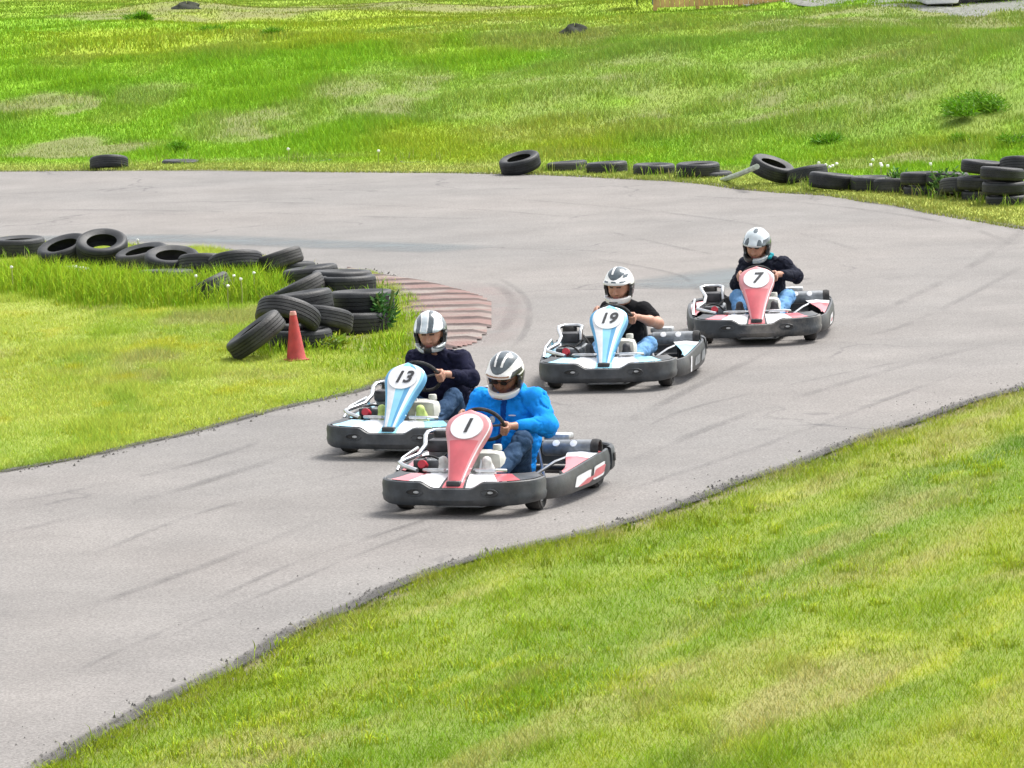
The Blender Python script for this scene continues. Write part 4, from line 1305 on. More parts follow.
def driver(num, sw, loc, rz, S, label, kg):
    Cw, U, Vv, nw, rw = [np.array(q) if not isinstance(q, float) else q for q in sw]
    B = S['bulk']; lx = S['lean']; zs, ys = S['sh']; hc = V3(*S['head'])
    Hm = Matrix.Translation(hc) @ Matrix.Rotation(R(S['hyaw']), 4, 'Z') @ Matrix.Rotation(R(S['hroll']), 4, 'Y') @ Matrix.Rotation(R(S['hpitch']), 4, 'X')
    hl = lambda *p: np.array(Hm @ Vector(p))
    pel = V3(0, .20, .165); chest = V3(lx * .7, ys + .03, zs - .14); nb = V3(lx, ys - .02, zs + .055)
    ty_ = R(S.get('tyaw', 0)); sh = {s: V3(lx + s * .175 * B * math.cos(ty_), ys + s * .175 * B * math.sin(ty_), zs) for s in (-1, 1)}
    fr = 1.12 if S['top'] == 't_shirt' else .80; dc = S.get('loose', .014)
    hip = {s: V3(s * .085, .19, .150) for s in (-1, 1)}
    knee = {s: V3(*S['knee'][0 if s < 0 else 1]) for s in (-1, 1)}
    ank = {s: V3(s * .155, -.535, .185) for s in (-1, 1)}
    elb = {s: V3(*S['elbow'][0 if s < 0 else 1]) for s in (-1, 1)}
    hand = {}
    for s in (-1, 1):
        th = R(S['grip'][0 if s < 0 else 1])
        rad = U * math.cos(th) + Vv * math.sin(th); tan = -U * math.sin(th) + Vv * math.cos(th)
        P = Cw + rad * rw
        palm = P + nw * .030 + rad * .014
        wrist = palm + .070 * (elb[s] - palm) / np.linalg.norm(elb[s] - palm) + nw * .004
        hand[s] = (P, rad, tan, palm, wrist)

    def torso(d, f=1.0, waist=0.0):
        q = []
        for s in (-1, 1):
            q.append((pel + V3(s * .062, 0, waist), V3(lx * .4 + s * .068 * B, (ys + .2) / 2 + .02, (zs + .16) / 2 - .02), (.108 * f + d) * B, (.112 * f + d) * B, .05))
            q.append((V3(lx * .4 + s * .068 * B, (ys + .2) / 2 + .02, (zs + .16) / 2 - .02), chest + V3(s * .082 * B, 0, .03), (.112 * f + d) * B, (.104 * f + d) * B, .05))
        q.append((sh[-1] + V3(.03, 0, -.03), sh[1] - V3(.03, 0, .03), .056 * f + d, .056 * f + d, .05))
        if S.get('belly'): q.append((V3(lx * .3, .08, .30), V3(lx * .4, .09, .36), .10 * f + d, .11 * f + d, .06))
        return q

    # ---- body: one continuous skin
    b = SDF(); f = .90
    for q in torso(0, f): b.cap(*q)
    b.cap(nb, hl(0, .035, -.07), .056, .052, .03)
    for s in (-1, 1):
        b.cap(sh[s], elb[s], .053 * f * B * fr ** .5, .044 * B * fr, .03)
        P, rad, tan, palm, wrist = hand[s]
        b.cap(elb[s], elb[s] + .45 * (wrist - elb[s]), .042 * B * fr, .041 * B * fr, .02); b.cap(elb[s] + .45 * (wrist - elb[s]), wrist, .041 * B * fr, .026, .02)
        b.cap(pel + V3(s * .03, 0, 0), hip[s], .10 * f, .09 * f, .04); b.cap(hip[s], knee[s], .076 * f, .050 * f, .04)
        b.cap(knee[s], knee[s] * .6 + ank[s] * .4 + V3(0, .01, 0), .050 * f, .050 * f, .03); b.cap(knee[s] * .6 + ank[s] * .4 + V3(0, .01, 0), ank[s], .050 * f, .034, .03)
        b.cap(ank[s], ank[s] + V3(0, -.09, .07), .034, .03, .02)
        # hand: palm, four fingers closed round the rim, thumb along it
        b.cap(wrist, palm, .026, .026, .012)
        b.cap(palm + tan * .024, palm - tan * .026, .019, .018, .010)
        lens = (.92, 1.0, .96, .80)
        for i, o_ in enumerate((.031, .010, -.011, -.031)):
            ln = lens[i]; ctr = P + tan * o_
            pts = [palm + tan * o_ * .9, ctr + rad * .032 * ln + nw * .014, ctr + rad * .026 * ln - nw * .018, ctr + rad * .002 - nw * .026, ctr - rad * .018 - nw * .014]
            b.chain(pts, [.0115, .0105, .0098, .0090, .0080], k=.004)
        tb = palm + tan * .028 * 1 - rad * .012
        b.chain([tb, tb + tan * .020 - rad * .024 - nw * .012, tb + tan * .030 - rad * .020 - nw * .036], [.0135, .0115, .0092], k=.006)
    # head with a face
    b.cap(hl(0, .022, .030), hl(0, -.012, .030), .096, .090, .03)
    b.cap(hl(0, -.030, -.025), hl(0, -.052, -.080), .066, .038, .03)
    b.cap(hl(-.040, -.068, -.018), hl(-.030, -.070, -.034), .026, .026, .02); b.cap(hl(.040, -.068, -.018), hl(.030, -.070, -.034), .026, .026, .02)
    b.cap(hl(-.036, -.085, .030), hl(.036, -.085, .030), .013, .013, .012)
    b.cap(hl(0, -.096, .018), hl(0, -.116, -.022), .010, .0145, .008); b.cap(hl(-.013, -.104, -.024), hl(.013, -.104, -.024), .010, .010, .006)
    b.cap(hl(-.020, -.089, -.056), hl(.020, -.089, -.056), .0085, .0085, .006); b.cap(hl(-.017, -.087, -.066), hl(.017, -.087, -.066), .009, .009, .006)
    b.cap(hl(0, -.080, -.088), hl(0, -.078, -.090), .019, .019, .012)
    for s in (-1, 1): b.cap(hl(s * .090, .006, .010), hl(s * .088, .012, -.018), .014, .011, .006)
    Hi = np.array(Hm.inverted())

    def fm(C):
        L = C @ Hi[:3, :3].T + Hi[:3, 3]
        mi = np.zeros(len(C), int)
        on = (L[:, 1] < -.07) & (np.abs(L[:, 2]) < .12)
        mi[on & (np.abs(L[:, 2] + .060) < .009) & (np.abs(L[:, 0]) < .024) & (L[:, 1] < -.086)] = 1
        mi[on & (np.abs(L[:, 2] - .034) < .006) & (np.abs(np.abs(L[:, 0]) - .033) < .019)] = 2
        return mi
    me = b.mesh('person', [M_skin, M_lip, M_brow], .0058, matfn=fm)
    p = link('person', me); p.location = loc; p.rotation_euler = (0, 0, rz)
    tag(p, label, 'person', 'drivers of the go-karts')
    e = MB()
    for s in (-1, 1):
        c = Vector(hl(s * .032, -.0835, .010)); bm = bmesh.new(); bmesh.ops.create_uvsphere(bm, u_segments=12, v_segments=8, radius=.0125)
        bm.verts.index_update(); e.add([v.co + c for v in bm.verts], [[v.index for v in f_.verts] for f_ in bm.faces]); bm.free()
    e.build('eyes', M_eye, p)
    if num == '1':
        g_ = MB()
        for s in (-1, 1):
            g_.prism([hl(s * .034 + .026 * math.cos(q), -.108, .012 + .016 * math.sin(q)) for q in np.linspace(0, 2 * math.pi, 20, endpoint=False)], Vector(hl(0, .006, 0)) - Vector(hl(0, 0, 0)))
            g_.tube([hl(s * .060, -.104, .018), hl(s * .082, -.05, .02), hl(s * .088, .0, .015)], .003, 6)
        g_.tube([hl(-.012, -.110, .016), hl(.012, -.110, .016)], .003, 6)
        g_.build('dark_glasses', M_hk, p)
    # ---- top
    t = SDF(); d = dc if S['top'] != 't_shirt' else .008
    for q in torso(d, .96, .02): t.cap(*q)
    for s in (-1, 1): t.cap(nb + V3(0, .02, -.03), sh[s] - V3(0, 0, .012), .058, .050 + d * .6, .05)
    for s in (-1, 1):
        P, rad, tan, palm, wrist = hand[s]
        if S['top'] == 't_shirt':
            t.cap(sh[s], sh[s] + .60 * (elb[s] - sh[s]), .066 * B, .066 * B, .03)
        else:
            t.cap(sh[s], elb[s], (.058 + d * .6) * B, (.050 + d * .7) * B, .035)
            t.cap(elb[s], wrist + .16 * (elb[s] - wrist), (.050 + d * .7) * B, .035 + d * .4, .03)
    if S['top'] != 't_shirt':
        t.cap(nb + V3(0, .01, -.02), nb + V3(0, .0, .012), .070, .064, .03)
    if S.get('hood'):
        t.cap(nb + V3(-.07, .07, .01), nb + V3(.07, .07, .01), .045, .045, .03); t.cap(nb + V3(.07, .06, .02), nb + V3(.085, -.02, .0), .032, .028, .02); t.cap(nb + V3(-.07, .06, .02), nb + V3(-.085, -.02, .0), .032, .028, .02)
    mats_t = S['topm']

    def tm(C):
        mi = np.zeros(len(C), int)
        if len(mats_t) > 1:
            mi[(np.abs(C[:, 0] - lx * .8 * (C[:, 2] / zs)) < .020) & (C[:, 1] < ys) & (C[:, 2] > .36)] = 1
        return mi
    link(S['top'], t.mesh(S['top'], mats_t, .0085, folds=.019 if S['top'] != 't_shirt' else .010, ff=9, matfn=tm, seed=int(num) * 7), p)
    if S.get('collar'):
        c = SDF(); c.chain([tuple(nb + V3(.068 * math.cos(q), .01 + .062 * math.sin(q), .028 - .02 * (math.sin(q) < -.5))) for q in np.linspace(-1.2, 4.34, 13)], [.017] * 13, k=.012)
        link('collar', c.mesh('collar', [M_teal], .006), p)
    if num == '1':
        jk = [o for o in p.children if o.name.startswith('jacket')][0]
        for nm, xx, zz, rx_, rz_, mm in (('chest_patch', -.035, .545, .022, .026, M_hs), ('chest_print', .115, .575, .030, .005, M_hw)):
            pts = []
            dsv = np.empty(len(jk.data.vertices) * 3, np.float32); jk.data.vertices.foreach_get('co', dsv); dsv = dsv.reshape(-1, 3)
            bb_ = MB()
            def front(x, z):
                k_ = (np.abs(dsv[:, 0] - x) < .012) & (np.abs(dsv[:, 2] - z) < .012)
                return dsv[k_, 1].min() if k_.any() else 0.0
            K = 16
            ring = [(xx + rx_ * math.cos(q), zz + rz_ * math.sin(q)) for q in np.linspace(0, 2 * math.pi, K, endpoint=False)]
            bb_.add([(xx, front(xx, zz) - .006, zz)] + [(x, front(x, z) - .005, z) for x, z in ring], [(0, 1 + i, 1 + (i + 1) % K) for i in range(K)])
            o = bb_.build(nm, mm, jk)
    # ---- trousers
    t = SDF()
    t.cap(pel + V3(-.055, 0, 0), pel + V3(.055, 0, 0), .118 * B, .118 * B, .05); t.cap(pel + V3(-.05, 0, .06), pel + V3(.05, 0, .06), .108 * B, .108 * B, .05)
    for s in (-1, 1):
        t.cap(hip[s], knee[s], .096 * B ** .5, .070, .045); mid = knee[s] * .6 + ank[s] * .4 + V3(0, .01, 0)
        t.cap(knee[s], mid, .069, .064, .035); t.cap(mid, ank[s] + V3(0, .0, .012), .064, .052, .03)
    link('trousers', t.mesh('trousers', [S['leg']], .0085, folds=.014, ff=8, seed=int(num) * 3 + 1), p)
    for s in (-1, 1):
        t = SDF(); t.cap(ank[s] + V3(0, -.02, -.02), ank[s] + V3(0, -.045, -.065), .042, .036, .02)
        t.cap(ank[s] + V3(0, -.045, -.065), ank[s] + V3(s * .004, -.155, .165), .046, .034, .02); t.cap(ank[s] + V3(s * .002, -.08, .0), ank[s] + V3(s * .004, -.13, .10), .056, .046, .02)
        link('shoe', t.mesh('shoe', [S['shoe']], .006), p)
    # ---- helmet
    Vt, Q, mi = helmet_mesh(S['hel'])
    Vh = Vt @ np.array(Hm)[:3, :3].T + np.array(Hm)[:3, 3]
    hm = link('helmet', np_mesh('helmet', Vh, Q.ravel(), np.full(len(Q), 4), HEL[S['hel']], midx=mi), p)
    for s in (-1, 1):
        q = Hm @ Matrix.Translation((s * .121, -.012, .012)) @ Matrix.Rotation(R(90), 4, 'Y')
        MB().lathe([(0, .012), (.014, .012), (.020, .006), (.022, -.006), (0, -.008)], 16, q).build('visor_pivot', M_hk, hm)
    if S.get('visor'):
        nu, nv = 25, 9; vs = []
        for j in range(nv):
            for i in range(nu):
                az = R(-68 + 136 * i / (nu - 1)); zz = -.052 + .112 * j / (nv - 1)
                rr_ = math.sqrt(max(.05, 1 - ((zz - .010) / .20) ** 2))
                vs.append(Hm @ Vector((.131 * rr_ * math.sin(az), .005 - .150 * rr_ * math.cos(az), zz)))
        b = MB().add(vs, [(j * nu + i, j * nu + i + 1, (j + 1) * nu + i + 1, (j + 1) * nu + i) for j in range(nv - 1) for i in range(nu - 1)])
        b.build('visor', M_visor, hm)
    return p


SPEC = {
    '1': dict(bulk=1.16, loose=.026, lean=.06, sh=(.680, .15), head=(.088, .0, .852), hyaw=-6, hpitch=22, hroll=6, belly=True, knee=((-.22, -.17, .415), (.255, -.18, .425)),
              elbow=((-.22, .09, .51), (.365, .05, .495)), grip=(170, 0), tyaw=2, top='jacket', topm=[M_fleece, M_fleece_d], hood=True, leg=M_jean_d, shoe=M_shoe_w, hel='white', visor=True),
    '13': dict(bulk=1.10, loose=.022, lean=-.035, sh=(.640, .16), head=(-.045, .05, .838), hyaw=10, hpitch=14, hroll=-2, knee=((-.20, -.17, .39), (.225, -.18, .375)),
               elbow=((-.24, .06, .48), (.275, .06, .495)), grip=(174, 4), top='sweater', topm=[M_navy], leg=M_jean_d, shoe=M_shoe_g, hel='silver'),
    '19': dict(bulk=.98, lean=.035, sh=(.590, .16), head=(.0, .06, .775), hyaw=-12, hpitch=10, hroll=2, tyaw=-14, knee=((-.14, -.20, .29), (.275, -.13, .300)),
               elbow=((-.15, .07, .44), (.335, .03, .465)), grip=(160, 4), top='t_shirt', topm=[M_tee], leg=M_jean_l, shoe=M_shoe_k, hel='dash'),
    '7': dict(bulk=1.04, loose=.024, lean=.06, sh=(.645, .15), head=(-.008, .03, .812), hyaw=-16, hpitch=18, hroll=6, tyaw=-16, knee=((-.195, -.17, .37), (.27, -.14, .36)),
              elbow=((-.20, .07, .47), (.345, .06, .53)), grip=(172, 8), top='jacket', topm=[M_ink_jacket], collar=True, leg=M_jean_l, shoe=M_shoe_k, hel='pale'),
}
PLAB = {
    '1': 'driver in bright blue hooded jacket and white helmet, hands turning the wheel of kart 1',
    '13': 'driver in dark navy sweater, jeans and streaked silver helmet seated in kart 13',
    '19': 'driver in black t-shirt with bare forearms and white helmet seated in kart 19',
    '7': 'driver in dark jacket with teal collar and light jeans seated in kart 7',
}
for (num, sc_, pxy, yaw, steer, lab), (kk, sw, loc, rz) in zip(KARTS, BUILT):
    driver(num, sw, loc, rz, SPEC[num], PLAB[num], kk)
# ------------------------------------------------------------------ old tyres
M_tyre = mat('old_tyre_rubber', (0.0105, 0.012, 0.0145), rough=0.55, noise=0.45, nscale=7, bump=0.3, bscale=70, dust=0.16, spec=.45)
M_tyre2 = mat('weathered_tyre_rubber', (0.017, 0.019, 0.022), rough=0.6, noise=0.4, nscale=5, bump=0.3, bscale=60, dust=0.28, spec=.4)


def tyre_mesh(Ro, Wd, seed, m_):
    rnd = random.Random(seed); w = Wd / 2; Ri = Ro * .60
    prof = [(Ri, -w * .62), (Ri - .004, -w * .74), (Ri + .012, -w * .80), (Ro * .80, -w * 1.0), (Ro * .90, -w * .98), (Ro * .955, -w * .88), (Ro * .985, -w * .76)]
    for g in (-.50, -.17, .17, .50):
        prof += [(Ro, w * (g - .10)), (Ro, w * (g - .032)), (Ro - .009, w * (g - .022)), (Ro - .009, w * (g + .022)), (Ro, w * (g + .032)), (Ro, w * (g + .10))]
    prof += [(Ro * .985, w * .76), (Ro * .955, w * .88), (Ro * .90, w * .98), (Ro * .80, w * 1.0), (Ri + .012, w * .80), (Ri - .004, w * .74), (Ri, w * .62),
             (Ri + .02, w * .66), (Ro * .80, w * .86), (Ro - .022, w * .62), (Ro - .018, 0), (Ro - .022, -w * .62), (Ro * .80, -w * .86), (Ri + .02, -w * .66)]
    b = MB().lathe(prof, 56, closed=True)
    # shoulder blocks of the tread: small radial notches
    V = []
    for i, (x, y, z) in enumerate(b.v):
        r = math.hypot(x, y); k = i // len(prof)
        if r > Ro * .978 and abs(z) > w * .55 and k % 2 == 0: x *= .986; y *= .986
        sag = 1 + .018 * math.sin(2 * math.atan2(y, x) + seed)
        V.append((x * sag, y * sag, z))
    b.v = V
    return b.mesh('car_tyre', m_, 35)


T_MESH = [tyre_mesh(.300, .205, 1, M_tyre), tyre_mesh(.300, .190, 2, M_tyre2), tyre_mesh(.315, .225, 3, M_tyre), tyre_mesh(.290, .185, 4, M_tyre2), tyre_mesh(.275, .160, 5, M_tyre)]
T_DIM = [(.300, .205), (.300, .190), (.315, .225), (.290, .185), (.275, .160)]


LAST = [None]


def tyre(px_, py_, kind, tx, ty, base, label, group, spin=0.0):
    Ro, Wd = T_DIM[kind]
    a = Vector((tx, ty, 1)).normalized(); sn = math.hypot(a.x, a.y)
    zc = base + Ro * sn + Wd / 2 * a.z
    o = link('car_tyre', T_MESH[kind]); o.location = at(px_, py_, zc)
    if group.endswith('outer edge') and base > .10:      # stacked: stands on the tyre before it
        o.location = (o.location.x, LAST[0].y + random.uniform(-.03, .03), zc)
    LAST[0] = o.location.copy()
    o.rotation_mode = 'QUATERNION'; o.rotation_quaternion = a.to_track_quat('Z', 'Y') @ Matrix.Rotation(spin, 3, 'Z').to_quaternion()
    return tag(o, label, 'tyre', group)


G1, G2 = 'old tyres heaped round the infield corner', 'old tyres lining the outer edge'
for t_ in [
    (19, 247, 2, 0, -.03, .02, 'flat old tyre cut by the left edge of the picture'),
    (64, 251, 0, -.22, -.30, .02, 'tilted old tyre with grass growing through its hole'),
    (102, 247, 0, .03, -.42, .06, 'most upright tyre of the left row, round black hole facing the camera'),
    (142, 257, 1, -.18, -.16, .02, 'grey tyre tipped up, half hidden behind the round tyre with the oval hole'),
    (172, 261, 1, .04, -.27, .05, 'grey tyre with an oval black hole, lying on another'),
    (205, 265, 0, .04, .22, .02, 'tyre showing plain tread just right of the oval-holed tyre'),
    (166, 279, 0, .02, .05, .0, 'tyre low in the tall grass under the oval-holed tyre'),
    (205, 291, 3, -.50, .12, -.10, 'thin tyre leaning out of the tall grass, edge towards the camera'),
    (236, 264, 0, -.10, .30, .03, 'tyre behind the tall grass and dandelion clocks, its tread up'),
    (277, 261, 3, -.30, .10, .05, 'tyre tipped up to the right at the top of the heap'),
    (288, 270, 1, .03, .06, .0, 'flat tyre wedged low under the tipped-up top tyre'),
    (311, 276, 0, -.11, .03, .02, 'tyre with a bright upper rim in the middle of the heap'),
    (298, 291, 1, -.45, .05, -.10, 'thin grey tyre leaning left below the bright-rimmed middle tyre'),
    (342, 281, 2, .03, .03, .03, 'rear one of two flat tyres beside the striped kerb'),
    (348, 285, 0, .0, .02, .03, 'front one of two flat tyres beside the striped kerb'),
    (362, 302, 2, .0, .03, .17, 'wide flat tyre with a bright top rim next to the leafy weed'),
    (359, 322, 2, .02, .0, .0, 'shaded tyre underneath the wide bright-rimmed tyre'),
    (300, 304, 2, -.13, .04, .20, 'long tread-on tyre lying across the top of the near heap'),
    (288, 317, 0, .30, .55, .08, 'tyre with arched tread behind the red cone'),
    (256, 335, 3, -.68, -.05, .0, 'slim tyre propped on edge left of the red cone'),
    (323, 320, 3, .14, .30, .06, 'short-looking tyre end right of the arched tyre'),
    (300, 339, 1, .0, .02, .0, 'flat tyre on the grass directly behind the red cone'),
    (285, 331, 1, .05, .0, .05, 'dark tyre squeezed between the slim tyre and the arched tyre'),
]:
    tyre(*t_, G1, random.random() * 6)
for t_ in [
    (109, 164, 0, .0, .25, -.07, 'lone dark tyre in the short grass at the far left'),
    (181, 166, 1, .04, .0, -.12, 'tyre sunk almost to its rim in the far verge'),
    (314, 166, 1, .0, .0, -.15, 'sliver of a buried tyre in the far verge'),
    (417, 167, 1, .0, .0, -.15, 'second sliver of a buried tyre, nearer the middle of the verge'),
    (520, 163, 0, -.20, -.20, .0, 'tilted tyre at the left end of the outer row'),
    (567, 168, 1, -.05, .02, -.05, 'half-buried tyre beside the tilted end tyre'),
    (607, 169, 0, -.03, .02, -.04, 'low flat tyre between two others in the outer row'),
    (654, 171, 0, .02, -.01, -.03, 'flat tyre with grass tips before it, left of the tallest flat tyre'),
    (698, 170, 0, .0, -.03, .02, 'clean flat tyre beside the leaning pale plank'),
    (711, 178, 1, .02, .0, -.09, 'sunken tyre under the end of the pale plank'),
    (772, 168.5, 0, .36, -.22, .04, 'tyre tipped up with its open side showing, right of the plank'),
    (806, 175, 1, -.16, .18, -.01, 'dark tyre lying against the tipped-up one'),
    (832, 181, 0, .13, .02, .01, 'tyre with a bright top rim sloping down to the right'),
    (842, 189, 1, .02, .0, -.10, 'sunken tyre beneath the bright sloping tyre'),
    (873, 184, 0, .03, .0, .0, 'single blocky tyre between two leafy weeds'),
    (925, 191, 4, .0, .0, -.01, 'lower left tyre of the weedy double stack'),
    (924, 180, 4, .0, .03, .15, 'upper left tyre of the weedy double stack'),
    (949, 192, 4, .0, .0, -.01, 'lower right tyre of the weedy double stack'),
    (951, 181, 4, .05, .03, .15, 'upper right tyre of the weedy double stack'),
    (963, 187, 1, .06, .20, .02, 'tyre wedged between the weedy double stack and the left column of the pile'),
    (897, 186, 1, .02, .10, -.02, 'tyre behind the leafy weed right of the single blocky tyre'),
    (983, 196, 4, .0, .0, .0, 'bottom tyre of the left column in the right-hand pile'),
    (982, 185, 4, .03, .0, .16, 'second tyre of the left column in the right-hand pile'),
    (992, 173, 4, .12, .0, .33, 'top tyre of the left column, dark and tilted, in the right-hand pile'),
    (1008, 201, 4, .0, .0, .0, 'bottom tyre of the middle column in the right-hand pile'),
    (1008, 190, 4, .02, .0, .16, 'middle tyre of the middle column in the right-hand pile'),
    (1009, 178, 4, .10, .04, .31, 'top tyre of the middle column, tread forward, in the right-hand pile'),
    (1031, 194, 0, .0, .0, .0, 'tyre cut by the right edge of the picture, under the highest one'),
    (1033, 173, 0, .10, .25, .26, 'highest tyre of the right-hand pile, at the picture edge'),
]:
    tyre(*t_, G2, random.random() * 6)

# grass tips standing against the tyres
bx, by, bh = [], [], []
for o in bpy.data.objects:
    if o.name.startswith('car_tyre') and o.location.z < .22:
        far_ = o['group'] == G2
        n = 170 if far_ else 200
        a = rng.uniform(0, 2 * np.pi, n); rad = .31 + np.abs(rng.normal(0, .10, n))
        cl = sstep(.35, .62, vnoise(a * 2.2 + o.location.x * 3, a * 0 + o.location.y, 151))
        kk_ = rng.random(n) < cl
        bx.append((o.location.x + np.cos(a) * rad)[kk_]); by.append((o.location.y + np.sin(a) * rad * 1.3)[kk_]); bh.append((rng.uniform(.06, .22, n) * (1.0 if far_ else .85))[kk_])
bx, by, bh = map(np.concatenate, (bx, by, bh))
kk_ = (~pip(bx, by, road_poly)); bx, by, bh = bx[kk_], by[kk_], bh[kk_]
cv = lerp(np.tile(GREEN * np.array((1.1, 1.2, .9)), (len(bx), 1)), STRAW, rng.random(len(bx)) ** 2.5 * .9)
blades('tyre_edge_grass', bx, by, zt(bx, by) * .7, bh, rng.uniform(.006, .013, len(bx)), rng.uniform(.1, .7, len(bx)), cv)

# ------------------------------------------------------------------ cone
M_cone = mat('faded_red_cone', (0.36, 0.026, 0.020), rough=.55, noise=.22, nscale=12, dust=.2); M_cone_t = mat('cone_tip_pink', (0.62, 0.28, 0.25), rough=.6, noise=.1)
p = at(296.5, 361, .02)
cn = empty('traffic_cone', p); cn.rotation_euler = (R(-1), R(-1.5), R(20))
tag(cn, 'faded red traffic cone standing on the grass before the tyres', 'traffic cone')
b = MB(); b.lathe([(.095, .02), (.088, .03), (.030, .435), (.024, .452), (.016, .45), (.014, .43), (.07, .03)], 28)
b.build('cone_body', M_cone, cn)
MB().lathe([(.0325, .424), (.031, .440), (.025, .458), (.015, .458), (.014, .44)], 24).build('tip', M_cone_t, cn)
MB().box((0, 0, .01), (.195, .195, .022), .008).build('base', M_cone, cn)

# ------------------------------------------------------------------ plank, pipe, heaps
M_plank = mat('pale_green_plank', (0.42, 0.47, 0.38), rough=.7, noise=.2, nscale=6)
q0, q1 = at(722, 180.5, .03), at(757, 166.5, .36)
MB().tube([q0, q0 * .5 + q1 * .5 + Vector((0, 0, -.01)), q1], .038, 8).build('plank', M_plank)
tag(bpy.data.objects['plank'], 'pale plank leaning against the tipped-up tyre in the outer row', 'plank')
M_pipe = mat('pale_plastic_pipe', (0.62, 0.66, 0.66), rough=.4, noise=.1, nscale=8)
b = MB(); b.tube([at(64, 270, .10), at(74, 269, .14), at(90, 272, .12)], .045, 10).build('pipe', M_pipe)
tag(bpy.data.objects['pipe'], 'short pale pipe in the tall grass below the left tyres', 'pipe')
M_heap = mat('dark_soil', (0.030, 0.034, 0.022), rough=.95, noise=.4, nscale=6, bump=.6, bscale=9)
for px_, py_, wpx, hpx, lab in ((575, 34, 30, 9, 'low dark soil heap in the field right of the middle'), (187, 8.5, 30, 6, 'flat dark soil heap at the top left of the field')):
    c = ground(px_, py_); s_ = FOC / c.y; rx_, hz_ = wpx / s_ / 2, hpx / s_
    b = MB(); secs = []
    for i in range(11):
        f_ = i / 10; rr_ = math.sqrt(max(.0, 1 - f_ ** 2)) + .02
        secs.append([(c.x + rx_ * rr_ * math.cos(a) * (1 + .18 * math.sin(3 * a + i)), c.y + rx_ * .8 * rr_ * math.sin(a), c.z - .1 + (hz_ + .1) * f_ * (1 + .15 * math.sin(a * 2 + 1))) for a in np.linspace(0, 2 * math.pi, 22, endpoint=False)])
    b.loft(secs, closed=True, caps=True)
    tag(b.build('soil_heap', M_heap), lab, 'soil heap')

# ------------------------------------------------------------------ leafy plants
M_leaf = mat_attr('leaf', rough=.55, trans=.25, spec=.3)
M_stem = mat('plant_stem', (0.13, 0.19, 0.04), rough=.7, noise=.2)


def leaf_cloud(name, c, rx, ry, rz_, n, ls, col, seed, narrow=.45, parent=None):
    g = np.random.default_rng(seed)
    lob = g.normal(0, 1, (7, 3)); lob /= np.linalg.norm(lob, axis=1)[:, None]; lob[:, 2] = np.abs(lob[:, 2])
    w = g.integers(0, 7, n)
    d = g.normal(0, 1, (n, 3)); d /= np.linalg.norm(d, axis=1)[:, None]
    P = lob[w] * .62 + d * (g.random((n, 1)) ** .5) * .45
    P[:, 2] = np.abs(P[:, 2])
    P = P * np.array((rx, ry, rz_)) + np.array(c)
    t = g.normal(0, 1, (n, 3)); t[:, 2] = np.abs(t[:, 2]) * .7; t /= np.linalg.norm(t, axis=1)[:, None]
    s = np.cross(t, g.normal(0, 1, (n, 3))); s /= np.linalg.norm(s, axis=1)[:, None]
    L = ls * g.uniform(.6, 1.3, (n, 1))
    V = np.stack([P, P + t * L * .5 + s * L * narrow * .5, P + t * L, P + t * L * .5 - s * L * narrow * .5], 1).reshape(-1, 3)
    k = np.tile(np.asarray(col), (n, 1)) * g.uniform(.6, 1.4, (n, 1)) * np.c_[g.uniform(.8, 1.3, n), np.ones(n), g.uniform(.7, 1.2, n)]
    me = np_mesh(name, V, np.arange(4 * n), np.full(n, 4), [M_leaf], np.repeat(k, 4, 0), smooth_=False)
    return link(name, me, parent)


def plant(name, base, rx, ry, rz_, n, ls, col, seed, label, cat, group=None, narrow=.45, stems=5):
    e = empty(name, base)
    tag(e, label, cat, group)
    leaf_cloud('foliage', (0, 0, rz_ * .12), rx, ry, rz_, n, ls, col, seed, narrow, e)
    r_ = random.Random(seed); b = MB()
    for i in range(stems):
        a = r_.uniform(0, 6.28); k = r_.uniform(.3, .8)
        b.tube([(0, 0, -.05), (math.cos(a) * rx * k * .4, math.sin(a) * ry * k * .4, rz_ * .45), (math.cos(a) * rx * k, math.sin(a) * ry * k, rz_ * r_.uniform(.7, 1.0))], .008 + .01 * rx, 5)
    b.build('stem', M_stem, e)
    return e


